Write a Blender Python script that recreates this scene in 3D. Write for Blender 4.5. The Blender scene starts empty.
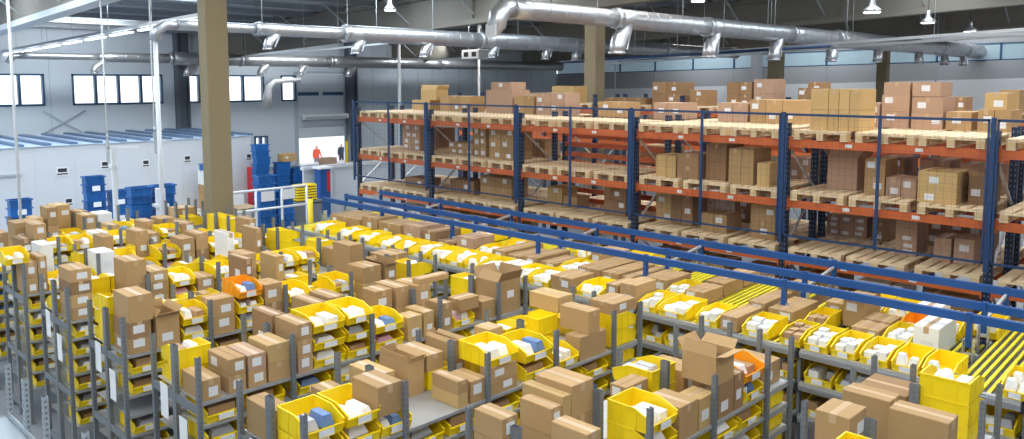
import bpy, bmesh, math, random, zlib
from mathutils import Vector, Matrix

# ------------------------------------------------------------------ basics
R = random.Random(7)
scn = bpy.context.scene
COL = scn.collection
CZ = 4.75                                   # camera height above the floor, world origin below the camera
F, CY, HOR, YAW = 803.726, 160.142, 81.691, 44.271
PIT = math.atan((CY - HOR) / F)
A_ = math.radians(YAW)
FW = Vector((math.cos(A_) * math.cos(PIT), math.sin(A_) * math.cos(PIT), -math.sin(PIT)))
RT = Vector((math.sin(A_), -math.cos(A_), 0))
UP = RT.cross(FW)


def at(u, v, X=None, Y=None, Z=None):
    """world point seen at photo pixel (u, v) on the plane X=, Y= or Z= (floor is Z=0)"""
    d = FW + RT * ((u - 512) / F) - UP * ((v - CY) / F)
    t = X / d.x if X is not None else Y / d.y if Y is not None else (Z - CZ) / d.z
    p = d * t
    return Vector((p.x, p.y, p.z + CZ))


def px(X, Y, Z):
    v = Vector((X, Y, Z - CZ)); dz = v.dot(FW)
    return 512 + F * v.dot(RT) / dz, CY - F * v.dot(UP) / dz, dz


# ------------------------------------------------------------------ materials
MATS = {}


def mat(name, col, rough=.6, metal=0., noise=.0, scale=8., rnd=.0, emit=0., bump=0., spec=.5):
    if name in MATS: return MATS[name]
    m = bpy.data.materials.new(name); m.use_nodes = True
    nt = m.node_tree; b = nt.nodes['Principled BSDF']
    b.inputs['Roughness'].default_value = rough
    b.inputs['Metallic'].default_value = metal
    b.inputs['Specular IOR Level'].default_value = spec
    c4 = (*col, 1)
    b.inputs['Base Color'].default_value = c4
    last = None
    if noise or rnd:
        hsv = nt.nodes.new('ShaderNodeHueSaturation'); hsv.inputs['Color'].default_value = c4
        val = nt.nodes.new('ShaderNodeMath'); val.operation = 'ADD'; val.inputs[0].default_value = 1 - noise / 2 - rnd / 2; val.inputs[1].default_value = 0
        if noise:
            tc = nt.nodes.new('ShaderNodeTexCoord'); n = nt.nodes.new('ShaderNodeTexNoise')
            n.inputs['Scale'].default_value = scale; n.inputs['Detail'].default_value = 4
            nt.links.new(tc.outputs['Object'], n.inputs['Vector'])
            mu = nt.nodes.new('ShaderNodeMath'); mu.operation = 'MULTIPLY'; mu.inputs[1].default_value = noise
            nt.links.new(n.outputs['Fac'], mu.inputs[0]); nt.links.new(mu.outputs[0], val.inputs[1])
        v2 = nt.nodes.new('ShaderNodeMath'); v2.operation = 'ADD'; v2.inputs[1].default_value = 0
        nt.links.new(val.outputs[0], v2.inputs[0])
        if rnd:
            oi = nt.nodes.new('ShaderNodeObjectInfo'); mu2 = nt.nodes.new('ShaderNodeMath'); mu2.operation = 'MULTIPLY'; mu2.inputs[1].default_value = rnd
            nt.links.new(oi.outputs['Random'], mu2.inputs[0]); nt.links.new(mu2.outputs[0], v2.inputs[1])
        nt.links.new(v2.outputs[0], hsv.inputs['Value']); nt.links.new(hsv.outputs[0], b.inputs['Base Color'])
    if bump:
        tc = nt.nodes.new('ShaderNodeTexCoord'); n = nt.nodes.new('ShaderNodeTexNoise'); n.inputs['Scale'].default_value = scale * 2
        bp = nt.nodes.new('ShaderNodeBump'); bp.inputs['Strength'].default_value = bump; bp.inputs['Distance'].default_value = .01
        nt.links.new(tc.outputs['Object'], n.inputs['Vector']); nt.links.new(n.outputs['Fac'], bp.inputs['Height']); nt.links.new(bp.outputs[0], b.inputs['Normal'])
    if emit:
        b.inputs['Emission Color'].default_value = c4; b.inputs['Emission Strength'].default_value = emit
    MATS[name] = m
    return m


def stripe_mat(name, c1, c2, scale, axis='Z', rough=.6, lo=.45, hi=.55, metal=0.):
    """stripes along an object axis: printed text lines, seams of wall panels, perforation"""
    if name in MATS: return MATS[name]
    m = mat(name, c1, rough, metal); nt = m.node_tree; b = nt.nodes['Principled BSDF']
    tc = nt.nodes.new('ShaderNodeTexCoord'); w = nt.nodes.new('ShaderNodeTexWave'); w.bands_direction = axis
    w.inputs['Scale'].default_value = scale; w.inputs['Distortion'].default_value = 0
    r = nt.nodes.new('ShaderNodeValToRGB'); r.color_ramp.elements[0].position = lo; r.color_ramp.elements[1].position = hi
    r.color_ramp.elements[0].color = (*c2, 1); r.color_ramp.elements[1].color = (*c1, 1)
    nt.links.new(tc.outputs['Object'], w.inputs['Vector']); nt.links.new(w.outputs['Fac'], r.inputs['Fac']); nt.links.new(r.outputs[0], b.inputs['Base Color'])
    return m


CARD = [mat('cardboard', (.41, .252, .108), .75, 0, .10, 14, .28), mat('cardboard_tan', (.50, .325, .13), .75, 0, .08, 10, .15),
        mat('cardboard_pink', (.43, .27, .175), .75, 0, .08, 10, .15), mat('cardboard_dark', (.29, .165, .075), .78, 0, .1, 12, .2),
        mat('white_board', (.78, .78, .76), .6, 0, .05, 10, .1)]
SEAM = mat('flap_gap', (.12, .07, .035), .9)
TAPE = mat('packing_tape', (.50, .335, .19), .28)
YTAPE = mat('yellow_tape', (.85, .68, .05), .3)
WTAPE = mat('white_tape', (.75, .72, .68), .4)
LABEL = stripe_mat('printed_label', (.80, .80, .80), (.50, .50, .52), 22, 'Z', .5, .10, .40)
SHEET = mat('white_paper', (.85, .85, .85), .6, 0, .06, 9, .1)
GREYP = mat('grey_pouch', (.42, .42, .45), .5, 0, .2, 12, .3)
BLUEP = mat('blue_pouch', (.12, .22, .45), .4, 0, .3, 12, .2)
BROWNP = mat('brown_sleeve', (.42, .26, .13), .7, 0, .2, 12, .3)
PINKP = mat('pink_pouch', (.65, .35, .42), .5, 0, .3, 12, .2)
YEL = mat('yellow_plastic', (.92, .655, .006), .42, 0, .04, 6, .08)
ORG = mat('orange_plastic', (.95, .36, .01), .42, 0, .04, 6, .08)
STEEL = mat('rack_steel', (.20, .215, .23), .5, .35, .12, 10, .1)
SHELF = mat('galvanised_shelf', (.50, .51, .52), .38, .55, .12, 6)
GALV = mat('galvanised', (.58, .61, .63), .4, .6, .15, 8)
DUCT = mat('spiral_duct', (.52, .53, .55), .36, .8, .1, 5)
NAVY = mat('navy_paint', (.012, .045, .13), .4, 0, .08, 6)
BLUE = mat('blue_paint', (.010, .075, .27), .38, 0, .06, 6)
ORANGE = mat('orange_paint', (.56, .12, .025), .45, 0, .08, 5)
PINE = mat('pine_wood', (.70, .53, .33), .75, 0, .30, 9, .12)
PINE2 = mat('pine_block', (.62, .44, .24), .8, 0, .30, 9, .12)
HOLE = mat('punched_hole', (.16, .19, .24), .6)
ROLL = mat('yellow_roller', (.86, .72, .03), .4)
TRK = mat('track_dark', (.06, .06, .065), .5, .4)
WHITE = mat('white_panel', (.56, .58, .61), .5, 0, .03, 3)
WHITEP = mat('white_enamel', (.66, .67, .68), .35)
TOTE = mat('blue_plastic', (.012, .12, .38), .4, 0, .08, 6, .35)
TAN = mat('tan_concrete', (.24, .195, .115), .8, 0, .08, 3)
BLACK = mat('black_rubber', (.02, .02, .022), .6)
RED = mat('red_paint', (.55, .02, .03), .4)
GREEN = mat('green_print', (.03, .30, .09), .5)

# ------------------------------------------------------------------ mesh builder


class M:
    def __init__(s): s.v = []; s.f = []; s.m = []; s.sm = []

    def quad(s, pts, mi=0, smooth=False):
        n = len(s.v); s.v += [tuple(p) for p in pts]; s.f.append(tuple(range(n, n + len(pts)))); s.m.append(mi); s.sm.append(smooth)

    def box(s, x0, y0, z0, x1, y1, z1, mi=0):
        n = len(s.v)
        s.v += [(x0, y0, z0), (x1, y0, z0), (x1, y1, z0), (x0, y1, z0), (x0, y0, z1), (x1, y0, z1), (x1, y1, z1), (x0, y1, z1)]
        for f in ((0, 3, 2, 1), (4, 5, 6, 7), (0, 1, 5, 4), (1, 2, 6, 5), (2, 3, 7, 6), (3, 0, 4, 7)):
            s.f.append(tuple(n + i for i in f)); s.m.append(mi); s.sm.append(False)
        return s

    def bar(s, p, q, w, h=None, mi=0):
        """rectangular bar from p to q"""
        p, q = Vector(p), Vector(q); h = h or w; d = (q - p).normalized()
        a = d.cross(Vector((0, 0, 1)))
        if a.length < 1e-4: a = Vector((1, 0, 0))
        a.normalize(); b = a.cross(d); n = len(s.v)
        for c in (p, q):
            for i, j in ((-1, -1), (1, -1), (1, 1), (-1, 1)): s.v.append(tuple(c + a * (i * w / 2) + b * (j * h / 2)))
        for f in ((0, 1, 2, 3), (7, 6, 5, 4), (0, 4, 5, 1), (1, 5, 6, 2), (2, 6, 7, 3), (3, 7, 4, 0)):
            s.f.append(tuple(n + i for i in f)); s.m.append(mi); s.sm.append(False)
        return s

    def prism(s, poly, t, axis, off, mi=0):
        """extrude polygon [(a,b)] by t along axis (0=x: poly is y,z; 1=y: poly is x,z; 2=z: poly is x,y)"""
        n = len(s.v); k = len(poly)
        for o in (off, off + t):
            for a, b in poly: s.v.append((o, a, b) if axis == 0 else (a, o, b) if axis == 1 else (a, b, o))
        s.f.append(tuple(n + i for i in reversed(range(k)))); s.m.append(mi); s.sm.append(False)
        s.f.append(tuple(n + k + i for i in range(k))); s.m.append(mi); s.sm.append(False)
        for i in range(k):
            j = (i + 1) % k; s.f.append((n + i, n + j, n + k + j, n + k + i)); s.m.append(mi); s.sm.append(False)
        return s

    def tube(s, path, r, seg=10, mi=0, cap=True):
        """round tube along path; r number or list"""
        P = [Vector(p) for p in path]; n0 = len(s.v); rs = r if isinstance(r, (list, tuple)) else [r] * len(P)
        ref = Vector((0, 0, 1)) if abs((P[-1] - P[0]).normalized().z) < .9 else Vector((1, 0, 0))
        for i, p in enumerate(P):
            d = (P[min(i + 1, len(P) - 1)] - P[max(i - 1, 0)]).normalized()
            a = d.cross(ref).normalized(); b = a.cross(d)
            for k in range(seg):
                t = 2 * math.pi * k / seg; s.v.append(tuple(p + (a * math.cos(t) + b * math.sin(t)) * rs[i]))
        for i in range(len(P) - 1):
            for k in range(seg):
                k2 = (k + 1) % seg
                s.f.append((n0 + i * seg + k, n0 + i * seg + k2, n0 + (i + 1) * seg + k2, n0 + (i + 1) * seg + k)); s.m.append(mi); s.sm.append(True)
        if cap:
            s.f.append(tuple(n0 + k for k in reversed(range(seg)))); s.m.append(mi); s.sm.append(False)
            e = n0 + (len(P) - 1) * seg; s.f.append(tuple(e + k for k in range(seg))); s.m.append(mi); s.sm.append(False)
        return s

    def mesh(s, name, mats, bevel=0.):
        me = bpy.data.meshes.new(name); me.from_pydata(s.v, [], s.f); me.update()
        for m in (mats if isinstance(mats, (list, tuple)) else [mats]): me.materials.append(m)
        me.polygons.foreach_set('material_index', s.m); me.polygons.foreach_set('use_smooth', s.sm)
        bm = bmesh.new(); bm.from_mesh(me)
        if bevel:
            bmesh.ops.bevel(bm, geom=[e for e in bm.edges if e.is_manifold and e.calc_face_angle(0) > .9], offset=bevel, segments=1, affect='EDGES')
        bmesh.ops.recalc_face_normals(bm, faces=bm.faces)
        bm.to_mesh(me); bm.free()
        return me

    def obj(s, name, mats, parent=None, loc=None, rz=0., bevel=0.):
        return link(name, s.mesh(name, mats, bevel), parent, loc, rz)


def link(name, me, parent=None, loc=None, rz=0.):
    o = bpy.data.objects.new(name, me); COL.objects.link(o)
    if parent: o.parent = parent
    if loc is not None: o.location = loc
    if rz: o.rotation_euler.z = rz
    return o


def empty(name, loc=(0, 0, 0), rz=0.):
    o = bpy.data.objects.new(name, None); COL.objects.link(o); o.location = loc; o.rotation_euler.z = rz
    o.empty_display_size = .1
    return o


def trim(t):
    for a, c in ((' from the right', ' from right'), (' with label', ''), (' picking rack from right', ' rack from right'), (' the ', ' '), ('pinkish brown', 'pinkish'), ('dark brown', 'dark'), (' with raised flaps', ''), ('orange pallet', 'pallet'), (' on top tier', ' top tier'), (' on top shelf', ' atop'), ('small ', ''), ('big ', ''), (' along ', ' on ')):
        if len(t.replace('-', ' ').split()) <= 16: break
        t = t.replace(a, c, 1)
    return t


def tag(o, label=None, cat=None, group=None, kind=None):
    if label: o['label'] = trim(label)
    if cat: o['category'] = cat
    if group: o['group'] = group
    if kind: o['kind'] = kind
    return o


def structure(name, m, mats, bevel=0.): return tag(m.obj(name, mats, bevel=bevel), kind='structure')


ORD = 'first second third fourth fifth sixth seventh eighth ninth tenth eleventh twelfth thirteenth fourteenth fifteenth sixteenth seventeenth eighteenth nineteenth twentieth'.split()
ORD += ['twenty-' + w for w in ORD[:9]] + ['thirtieth'] + ['thirty-' + w for w in ORD[:9]] + ['fortieth'] + ['forty-' + w for w in ORD[:9]] + ['fiftieth'] + ['fifty-' + w for w in ORD[:9]]


# ------------------------------------------------------------------ cardboard boxes
def carton_mesh(w, d, h, ci, opened=0, along='y', r=R):
    """body with four top flaps; local origin at base min corner"""
    m = M(); t = .005; g = .004
    if not opened:
        m.box(0, 0, 0, w, d, h - t)
        if along == 'y':
            m.box(0, 0, h - t, w / 2 - g, d, h); m.box(w / 2 + g, 0, h - t, w, d, h); m.box(w / 2 - g, 0, h - t, w / 2 + g, d, h - t + .0008, 1)
        else:
            m.box(0, 0, h - t, w, d / 2 - g, h); m.box(0, d / 2 + g, h - t, w, d, h); m.box(0, d / 2 - g, h - t, w, d / 2 + g, h - t + .0008, 1)
    else:
        m.box(0, 0, 0, w, d, t); m.box(0, 0, t, t, d, h); m.box(w - t, 0, t, w, d, h); m.box(t, 0, t, w - t, t, h); m.box(t, d - t, t, w - t, d, h)
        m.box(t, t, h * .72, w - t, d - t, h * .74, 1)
        L = min(w, d) * .34

        def flap(p, q, out, ang):
            o = Vector(out) * math.cos(ang) * L + Vector((0, 0, math.sin(ang) * L)); p, q = Vector(p), Vector(q)
            n = Vector(out) * math.sin(ang) * -t + Vector((0, 0, math.cos(ang) * t)); e = (q - p) * .03
            a = [p, q, q + o - e, p + o + e]; b = [x + n for x in a]
            for f in ([a[0], a[3], a[2], a[1]], b, [a[0], a[1], b[1], b[0]], [a[1], a[2], b[2], b[1]], [a[2], a[3], b[3], b[2]], [a[3], a[0], b[0], b[3]]): m.quad(f)
        flap((0, 0, h), (w, 0, h), (0, -1, 0), r.uniform(.2, 1.3)); flap((0, d, h), (w, d, h), (0, 1, 0), r.uniform(.7, 1.7))
        flap((0, 0, h), (0, d, h), (-1, 0, 0), r.uniform(.9, 2.6)); flap((w, 0, h), (w, d, h), (1, 0, 0), r.uniform(.6, 1.5))
    return m


def carton(name, x0, y0, z0, w, d, h, r, ci=None, tape=True, lab='y', opened=0, ytape=0, along=None, tint=None):
    """a cardboard box; -Y face and -X face look at the photographer. returns (object, description words)"""
    if ci is None: ci = r.choices((0, 1, 2, 3), (6, 1.2, 1, .8))[0]
    along = along or ('y' if d >= w else 'x')
    o = carton_mesh(w, d, h, ci, opened, along, r).obj(name, [CARD[ci], SEAM], loc=(x0, y0, z0), bevel=.003 if not opened else 0)
    if tape and not opened:
        tw = .026; tm = M(); e = .0012; dn = min(.07, h * .3)
        if along == 'y': tm.box(w / 2 - tw, -e, h - dn, w / 2 + tw, 0, h + e); tm.box(w / 2 - tw, 0, h, w / 2 + tw, d, h + e); tm.box(w / 2 - tw, d, h - dn, w / 2 + tw, d + e, h + e)
        else: tm.box(-e, d / 2 - tw, h - dn, 0, d / 2 + tw, h + e); tm.box(0, d / 2 - tw, h, w, d / 2 + tw, h + e); tm.box(w, d / 2 - tw, h - dn, w + e, d / 2 + tw, h + e)
        tm.obj('tape', YTAPE if ytape == 1 else WTAPE if ytape == 2 else TAPE, o)
    n = 0
    for ch in lab or '':
        lm = M(); lw, lh = min(.12, (w if ch == 'y' else d) * .5), min(.09, h * .5)
        if ch == 'y':
            a = r.uniform(.03, max(.031, w - lw - .02)); b = r.uniform(.15 * h, max(.16 * h, h * .9 - lh)); lm.box(a, -.002, b, a + lw, 0, b + lh)
        elif ch == 'x':
            a = r.uniform(.03, max(.031, d - lw - .02)); b = r.uniform(.15 * h, max(.16 * h, h * .9 - lh)); lm.box(-.002, a, b, 0, a + lw, b + lh)
        elif ch == 'w':     # label wrapped over the top edge of the front
            a = w * .3; lm.box(a, -.002, h * .35, a + lw, 0, h); lm.box(a, -.002, h, a + lw, lw * .7, h + .002)
        elif ch == 't':
            lm.box(w * .3, d * .2, h, w * .3 + lw, d * .2 + lh, h + .002)
        lo = lm.obj('shipping_label', LABEL, o); n += 1
        if n == 1: tag(lo, 'white printed shipping label')
    des = ('small ' if w * d * h < .011 else 'big ' if w * d * h > .045 else '') + ('brown', 'tan', 'pinkish brown', 'dark brown', 'white')[ci] + (' open box with raised flaps' if opened else ' box') + \
        (' with yellow tape' if ytape == 1 else ' with white tape' if ytape == 2 else '') + (' and label' if lab and ytape else ' with label' if lab and not opened else '')
    return o, des


# ------------------------------------------------------------------ yellow open-front bins
def bin_mesh(w, d, h, mi=0, front=.46):
    """open-fronted stacking bin, front at -Y, origin at base min corner"""
    m = M(); t = .006; ta = .012
    side = [(.02, 0), (d, 0), (d, h), (.17, h), (.15, h * .93), (.0, h * (front + .12)), (.0, h * .3)]
    m.prism(side, t, 0, ta * .4); m.prism(side, t, 0, w - t - ta * .4)
    m.box(ta * .4, .02, 0, w - ta * .4, d, t)
    m.box(ta * .4 + t, d - t, t, w - ta * .4 - t, d, h)
    m.prism([(.02, 0), (.026, 0), (.006, h * front), (.0, h * front)], w - ta * .8 - 2 * t, 0, ta * .4 + t)
    # rims
    m.box(0, .17, h - .012, ta, d + .006, h); m.box(w - ta, .17, h - .012, w, d + .006, h); m.box(ta, d - .004, h - .012, w - ta, d + .006, h)
    m.bar((ta * .5, .17, h - .006), (ta * .5, -.004, h * (front + .12)), ta, .012); m.bar((w - ta * .5, .17, h - .006), (w - ta * .5, -.004, h * (front + .12)), ta, .012)
    m.box(ta * .4, -.008, h * front - .012, w - ta * .4, .004, h * front)
    # ribs on the flanks and back
    for k in (.35, .62, .88):
        m.box(-.001, d * k - .004, .01, ta * .4, d * k + .004, h - .012); m.box(w - ta * .4, d * k - .004, .01, w + .001, d * k + .004, h - .012)
    for k in (.25, .75): m.box(w * k - .004, d, .01, w * k + .004, d + .005, h - .012)
    # label holder ledge
    m.box(w * .28, -.012, h * .06, w * .72, .018, h * .1)
    return m


def label_mesh(w, h): return M().box(w * .3, -.012, h * .1, w * .7, -.008, h * .4)


BP = {}


def bin_proto(w, d, h, colr):
    k = (round(w, 3), round(d, 3), round(h, 3), colr)
    if k not in BP: BP[k] = (bin_mesh(w, d, h).mesh('bin_body', ORG if colr == 'orange' else YEL), label_mesh(w, h).mesh('bin_label', LABEL))
    return BP[k]


def make_bin(name, x, y, z, w=.37, d=.475, h=.18, rz=0., colr='yellow', lab=True):
    """(x,y) = the corner of the footprint at min x,y ; rz in quarter turns: 0 front -Y, 2 front +Y, 1 front +X, 3 front -X"""
    me, lm = bin_proto(w, d, h, colr)
    ox, oy = {0: (0, 0), 2: (w, d), 1: (d, 0), 3: (0, w)}[rz]
    o = link(name, me, None, (x + ox, y + oy, z), rz * math.pi / 2)
    if lab: link('bin_label', lm, o)
    return o


def bar_lines(m, *a): pass


# ------------------------------------------------------------------ room
def roof_z(Y): return CZ + 3.55 - .040 * (Y - 15.4)


def girder_z(Y): return CZ + 2.2 - .040 * (Y - 15.4)


YW, XW = 41.0, 47.0
floor_m = mat('concrete_floor', (.27, .285, .30), .35, 0, .12, .6, 0)
structure('floor', M().box(-14, -16, -.2, XW + .3, YW + .3, 0), floor_m)
WALLM = mat('wall_paint', (.66, .73, .80), .55, 0, .05, .5)
WALLD = mat('wall_seam', (.45, .52, .58), .6)
FRAME = mat('window_frame', (.03, .10, .20), .4)
glass = mat('window_glass', (.9, .95, 1), .05)
nt = glass.node_tree; b = nt.nodes['Principled BSDF']; b.inputs['Transmission Weight'].default_value = 1; b.inputs['IOR'].default_value = 1.01; b.inputs['Alpha'].default_value = .25
zt, zb = CZ + .36, CZ - 1.10
WINS = []     # (x0,x1,panes,z0,z1)
for ua, ub, n in ((-34, 44.5, 3), (72, 162.5, 4), (176, 264, 4), (281, 296, 1)):
    WINS.append((at(ua, 90, Y=YW).x, at(ub, 90, Y=YW).x, n, zb, zt))
wd = (at(254.5, 150, Y=YW).x, at(268, 150, Y=YW).x, 2, at(260, 166, Y=YW).z, at(260, 136, Y=YW).z)
dock = (at(297, 150, Y=YW).x, at(346.5, 150, Y=YW).x, at(320, 137, Y=YW).z)
zr = roof_z(YW)
# wall with openings: cut columns in X
holes = sorted([(w[0], w[1], w[3], w[4]) for w in WINS + [wd]] + [(dock[0], dock[1], 0, CZ + .45)])
wm = M(); xs = sorted({-14.0, XW} | {h[0] for h in holes} | {h[1] for h in holes})
for a, c in zip(xs, xs[1:]):
    inn = sorted((h[2], h[3]) for h in holes if h[0] <= a + 1e-6 and h[1] >= c - 1e-6)
    z = 0
    for z0, z1 in inn:
        if z0 > z: wm.box(a, YW, z, c, YW + .25, z0)
        z = z1
    wm.box(a, YW, z, c, YW + .25, zr)
X = -13.5
while X < XW - 1:
    ok = all(not (h[0] - .1 < X < h[1] + .1) for h in holes)
    if ok: wm.box(X - .012, YW - .012, 0, X + .012, YW, zr, 1)
    X += 1.2
structure('wall_left', wm, [WALLM, WALLD])
for i, (x0, x1, n, z0, z1) in enumerate(WINS + [wd]):
    e = tag(empty('window_%d' % (i + 1), ((x0 + x1) / 2, YW, z0)), kind='structure')
    e_m = M(); fw = .09; L = x1 - x0
    for a in (-L / 2, L / 2 - fw): e_m.box(a, -.05, 0, a + fw, .2, z1 - z0)
    e_m.box(-L / 2, -.05, 0, L / 2, .2, fw); e_m.box(-L / 2, -.05, z1 - z0 - fw, L / 2, .2, z1 - z0)
    for k in range(1, n): e_m.box(-L / 2 + L * k / n - .06, -.04, fw, -L / 2 + L * k / n + .06, .18, z1 - z0 - fw)
    wf = e_m.obj('window_frame', FRAME, e)
    M().box(-L / 2 + fw, .08, fw, L / 2 - fw, .09, z1 - z0 - fw).obj('window_pane', glass, wf)
# dock door: sectional panel raised, with stripe lights and a heater bar
dd = tag(empty('door_1', ((dock[0] + dock[1]) / 2, YW, dock[2])), kind='structure')
L = dock[1] - dock[0]; H = CZ + .45 - dock[2]
pm = M()
for k in range(6):
    z0 = H * k / 6; pm.box(-L / 2, .06, z0 + .01, L / 2, .12, z0 + H / 6 - .01); pm.box(-L / 2, .075, z0 - .01, L / 2, .11, z0 + .01, 1)
pm.obj('door_panel', [WALLM, WALLD], dd)
for s in (-1, 1): M().box(s * .85 - .72, .04, H * .66, s * .85 + .72, .062, H * .66 + .2).obj('door_window', FRAME, dd)
fm = M()
for s in (-1, 1): fm.box(s * L / 2 - .12, -.03, -dock[2], s * L / 2 + .12, .03, H + .1)
fm.box(-L / 2, -.03, H, L / 2, .03, H + .14); fm.obj('door_frame', WALLD, dd)
hb = tag(empty('air_curtain', (dock[0] + 1.75, YW - .45, dock[2] + 1.05)), 'white air curtain bar mounted above the open dock door', 'heater')
M().box(-1.55, 0, 0, 1.55, .33, .3).obj('casing', WHITEP, hb, bevel=.03)
M().box(-1.4, -.01, .06, 1.4, .0, .17).obj('grille', stripe_mat('grille', (.45, .5, .55), (.2, .24, .28), 30, 'X'), hb)
for s in (-1.3, 1.3): M().box(s - .04, .33, .08, s + .04, .45, .22).obj('bracket', WHITEP, hb)
# far wall (right, end of the hall): grey upper band over white lower band, strip window following the roof fall
fw_u = mat('far_wall_grey', (.40, .41, .44), .6, 0, .05, .4); fw_l = mat('far_wall_white', (.80, .82, .85), .6, 0, .04, .4)


def fz(Y, k): return CZ + k - (.027 if k < .5 else .0185) * (Y - 13)


m = M(); ys = [-16, YW]
for (ka, kb, mi) in ((None, .10, 1), (.10, 1.06, 0), (1.95, None, 0)):
    q = []
    for x in (XW, XW + .25):
        q.append([(x, ys[0], 0 if ka is None else fz(ys[0], ka)), (x, ys[1], 0 if ka is None else fz(ys[1], ka)), (x, ys[1], roof_z(ys[1]) if kb is None else fz(ys[1], kb)), (x, ys[0], roof_z(ys[0]) if kb is None else fz(ys[0], kb))])
    a, c = q
    for f in (a, c[::-1], [a[0], c[0], c[1], a[1]], [a[2], c[2], c[3], a[3]], [a[1], c[1], c[2], a[2]], [a[0], a[3], c[3], c[0]]): m.quad(f, mi)
for k in range(9): y = -10 + k * 6; m.box(XW - .03, y - .05, 0, XW, y + .05, fz(y, 1.05), 0)
structure('wall_right', m, [fw_u, fw_l])
e = tag(empty('window_9', (XW, 0, 0)), kind='structure')
m = M(); g = M()
Y = -16
while Y < YW - .1:
    y2 = min(Y + 3.0, YW)
    for k0, k1 in ((1.06, 1.11), (1.90, 1.95)):
        q = [(-.02, Y, fz(Y, k0)), (-.02, y2, fz(y2, k0)), (-.02, y2, fz(y2, k1)), (-.02, Y, fz(Y, k1))]; m.quad(q); m.quad([(x + .2, y, z) for x, y, z in q][::-1])
        m.quad([q[0], q[1], (.18, y2, fz(y2, k0)), (.18, Y, fz(Y, k0))]); m.quad([q[3], q[2], (.18, y2, fz(y2, k1)), (.18, Y, fz(Y, k1))])
    m.box(-.02, Y - .04, fz(Y, 1.06), .18, Y + .04, fz(Y, 1.95))
    g.quad([(.08, Y, fz(Y, 1.09)), (.08, y2, fz(y2, 1.09)), (.08, y2, fz(y2, 1.92)), (.08, Y, fz(Y, 1.92))])
    Y = y2
m.obj('window_frame', FRAME, e)
pol = mat('milky_glazing', (.34, .45, .50), .4, 0, .25, 1.2); pol.node_tree.nodes['Principled BSDF'].inputs['Emission Color'].default_value = (.5, .68, .85, 1); pol.node_tree.nodes['Principled BSDF'].inputs['Emission Strength'].default_value = .20
g.obj('window_pane', pol, e)

# roof: trapezoidal steel deck falling to the left wall, with skylight strips, some added as unseen fill light
DECK = mat('roof_deck', (.42, .45, .48), .5, .2, .08, .6)
SKY = mat('skylight', (.85, .93, 1.0), .5, emit=6.)
strips = [(-9.5, -7.5), (-3.5, -1.5), (2.5, 4.5), (8.0, 10.0), (17.2, 19.2), (21.8, 23.6), (26.5, 28.5), (33.0, 35.0)]  # far strips and rightmost panels are unseen fill, added to brighten the walls
structure('wall_back', M().box(-14.25, -16.25, 0, -14, YW + .25, roof_z(-16) + .5), mat('back_wall', (.55, .56, .58), .6, 0, .05, .5))
structure('wall_front', M().box(-14.25, -16.25, 0, XW + .3, -16, roof_z(-16) + .5), mat('back_wall', (.55, .56, .58), .6))
m = M(); p = .75; y = -16.0
while y < YW:
    for (a, c, dz) in ((0, .30, 0), (.30, .37, .2), (.37, .68, .2), (.68, .75, 0)):
        pass
    zz = lambda yy, dz: roof_z(yy) + dz
    prof = [(y, 0), (y + .28, 0), (y + .36, .18), (y + .67, .18), (y + .75, 0)]
    for (ya, da), (yb, db) in zip(prof, prof[1:]):
        m.quad([(-14, ya, zz(ya, da)), (-14, yb, zz(yb, db)), (XW + .3, yb, zz(yb, db)), (XW + .3, ya, zz(ya, da))])
    m.quad([(-14, y, zz(y, .3)), (-14, y + p, zz(y + p, .3)), (XW + .3, y + p, zz(y + p, .3)), (XW + .3, y, zz(y, .3))])
    y += p
ceil_o = structure('ceiling', m, DECK)
PURL = mat('purlin_steel', (.30, .33, .36), .5, .3, .1, 1)
for k in range(13):
    yy = 12.6 + 2.25 * k
    if yy < YW: M().box(-14, yy - .05, roof_z(yy) - .2, XW, yy + .05, roof_z(yy) - .005).obj('purlin', PURL, ceil_o)
for i, (a, c) in enumerate(strips):
    m = M(); SKYM = SKY if a < 15 else mat('far_fill_strip', (.80, .91, 1.0), .5, emit=9.)
    for xa, xb in ((-12, -6), (-4.6, 1.4), (2.4, 6.6), (8.2, 13), (14.2, 18.6), (20.2, 25), (26, 30.6), (32.6, 37), (38.5, 42.6)):
        xlim = 41 - .98 * c
        if xa > xlim - 1.5: continue
        xb = min(xb, xlim)
        q = [(xa, a, roof_z(a) - .03), (xb, a, roof_z(a) - .03), (xb, c, roof_z(c) - .03), (xa, c, roof_z(c) - .03)]
        m.quad(q[::-1]); m.quad([(x, y, z + .02) for x, y, z in q])
    o = structure('window_%d' % (20 + i), m, SKYM)
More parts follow.
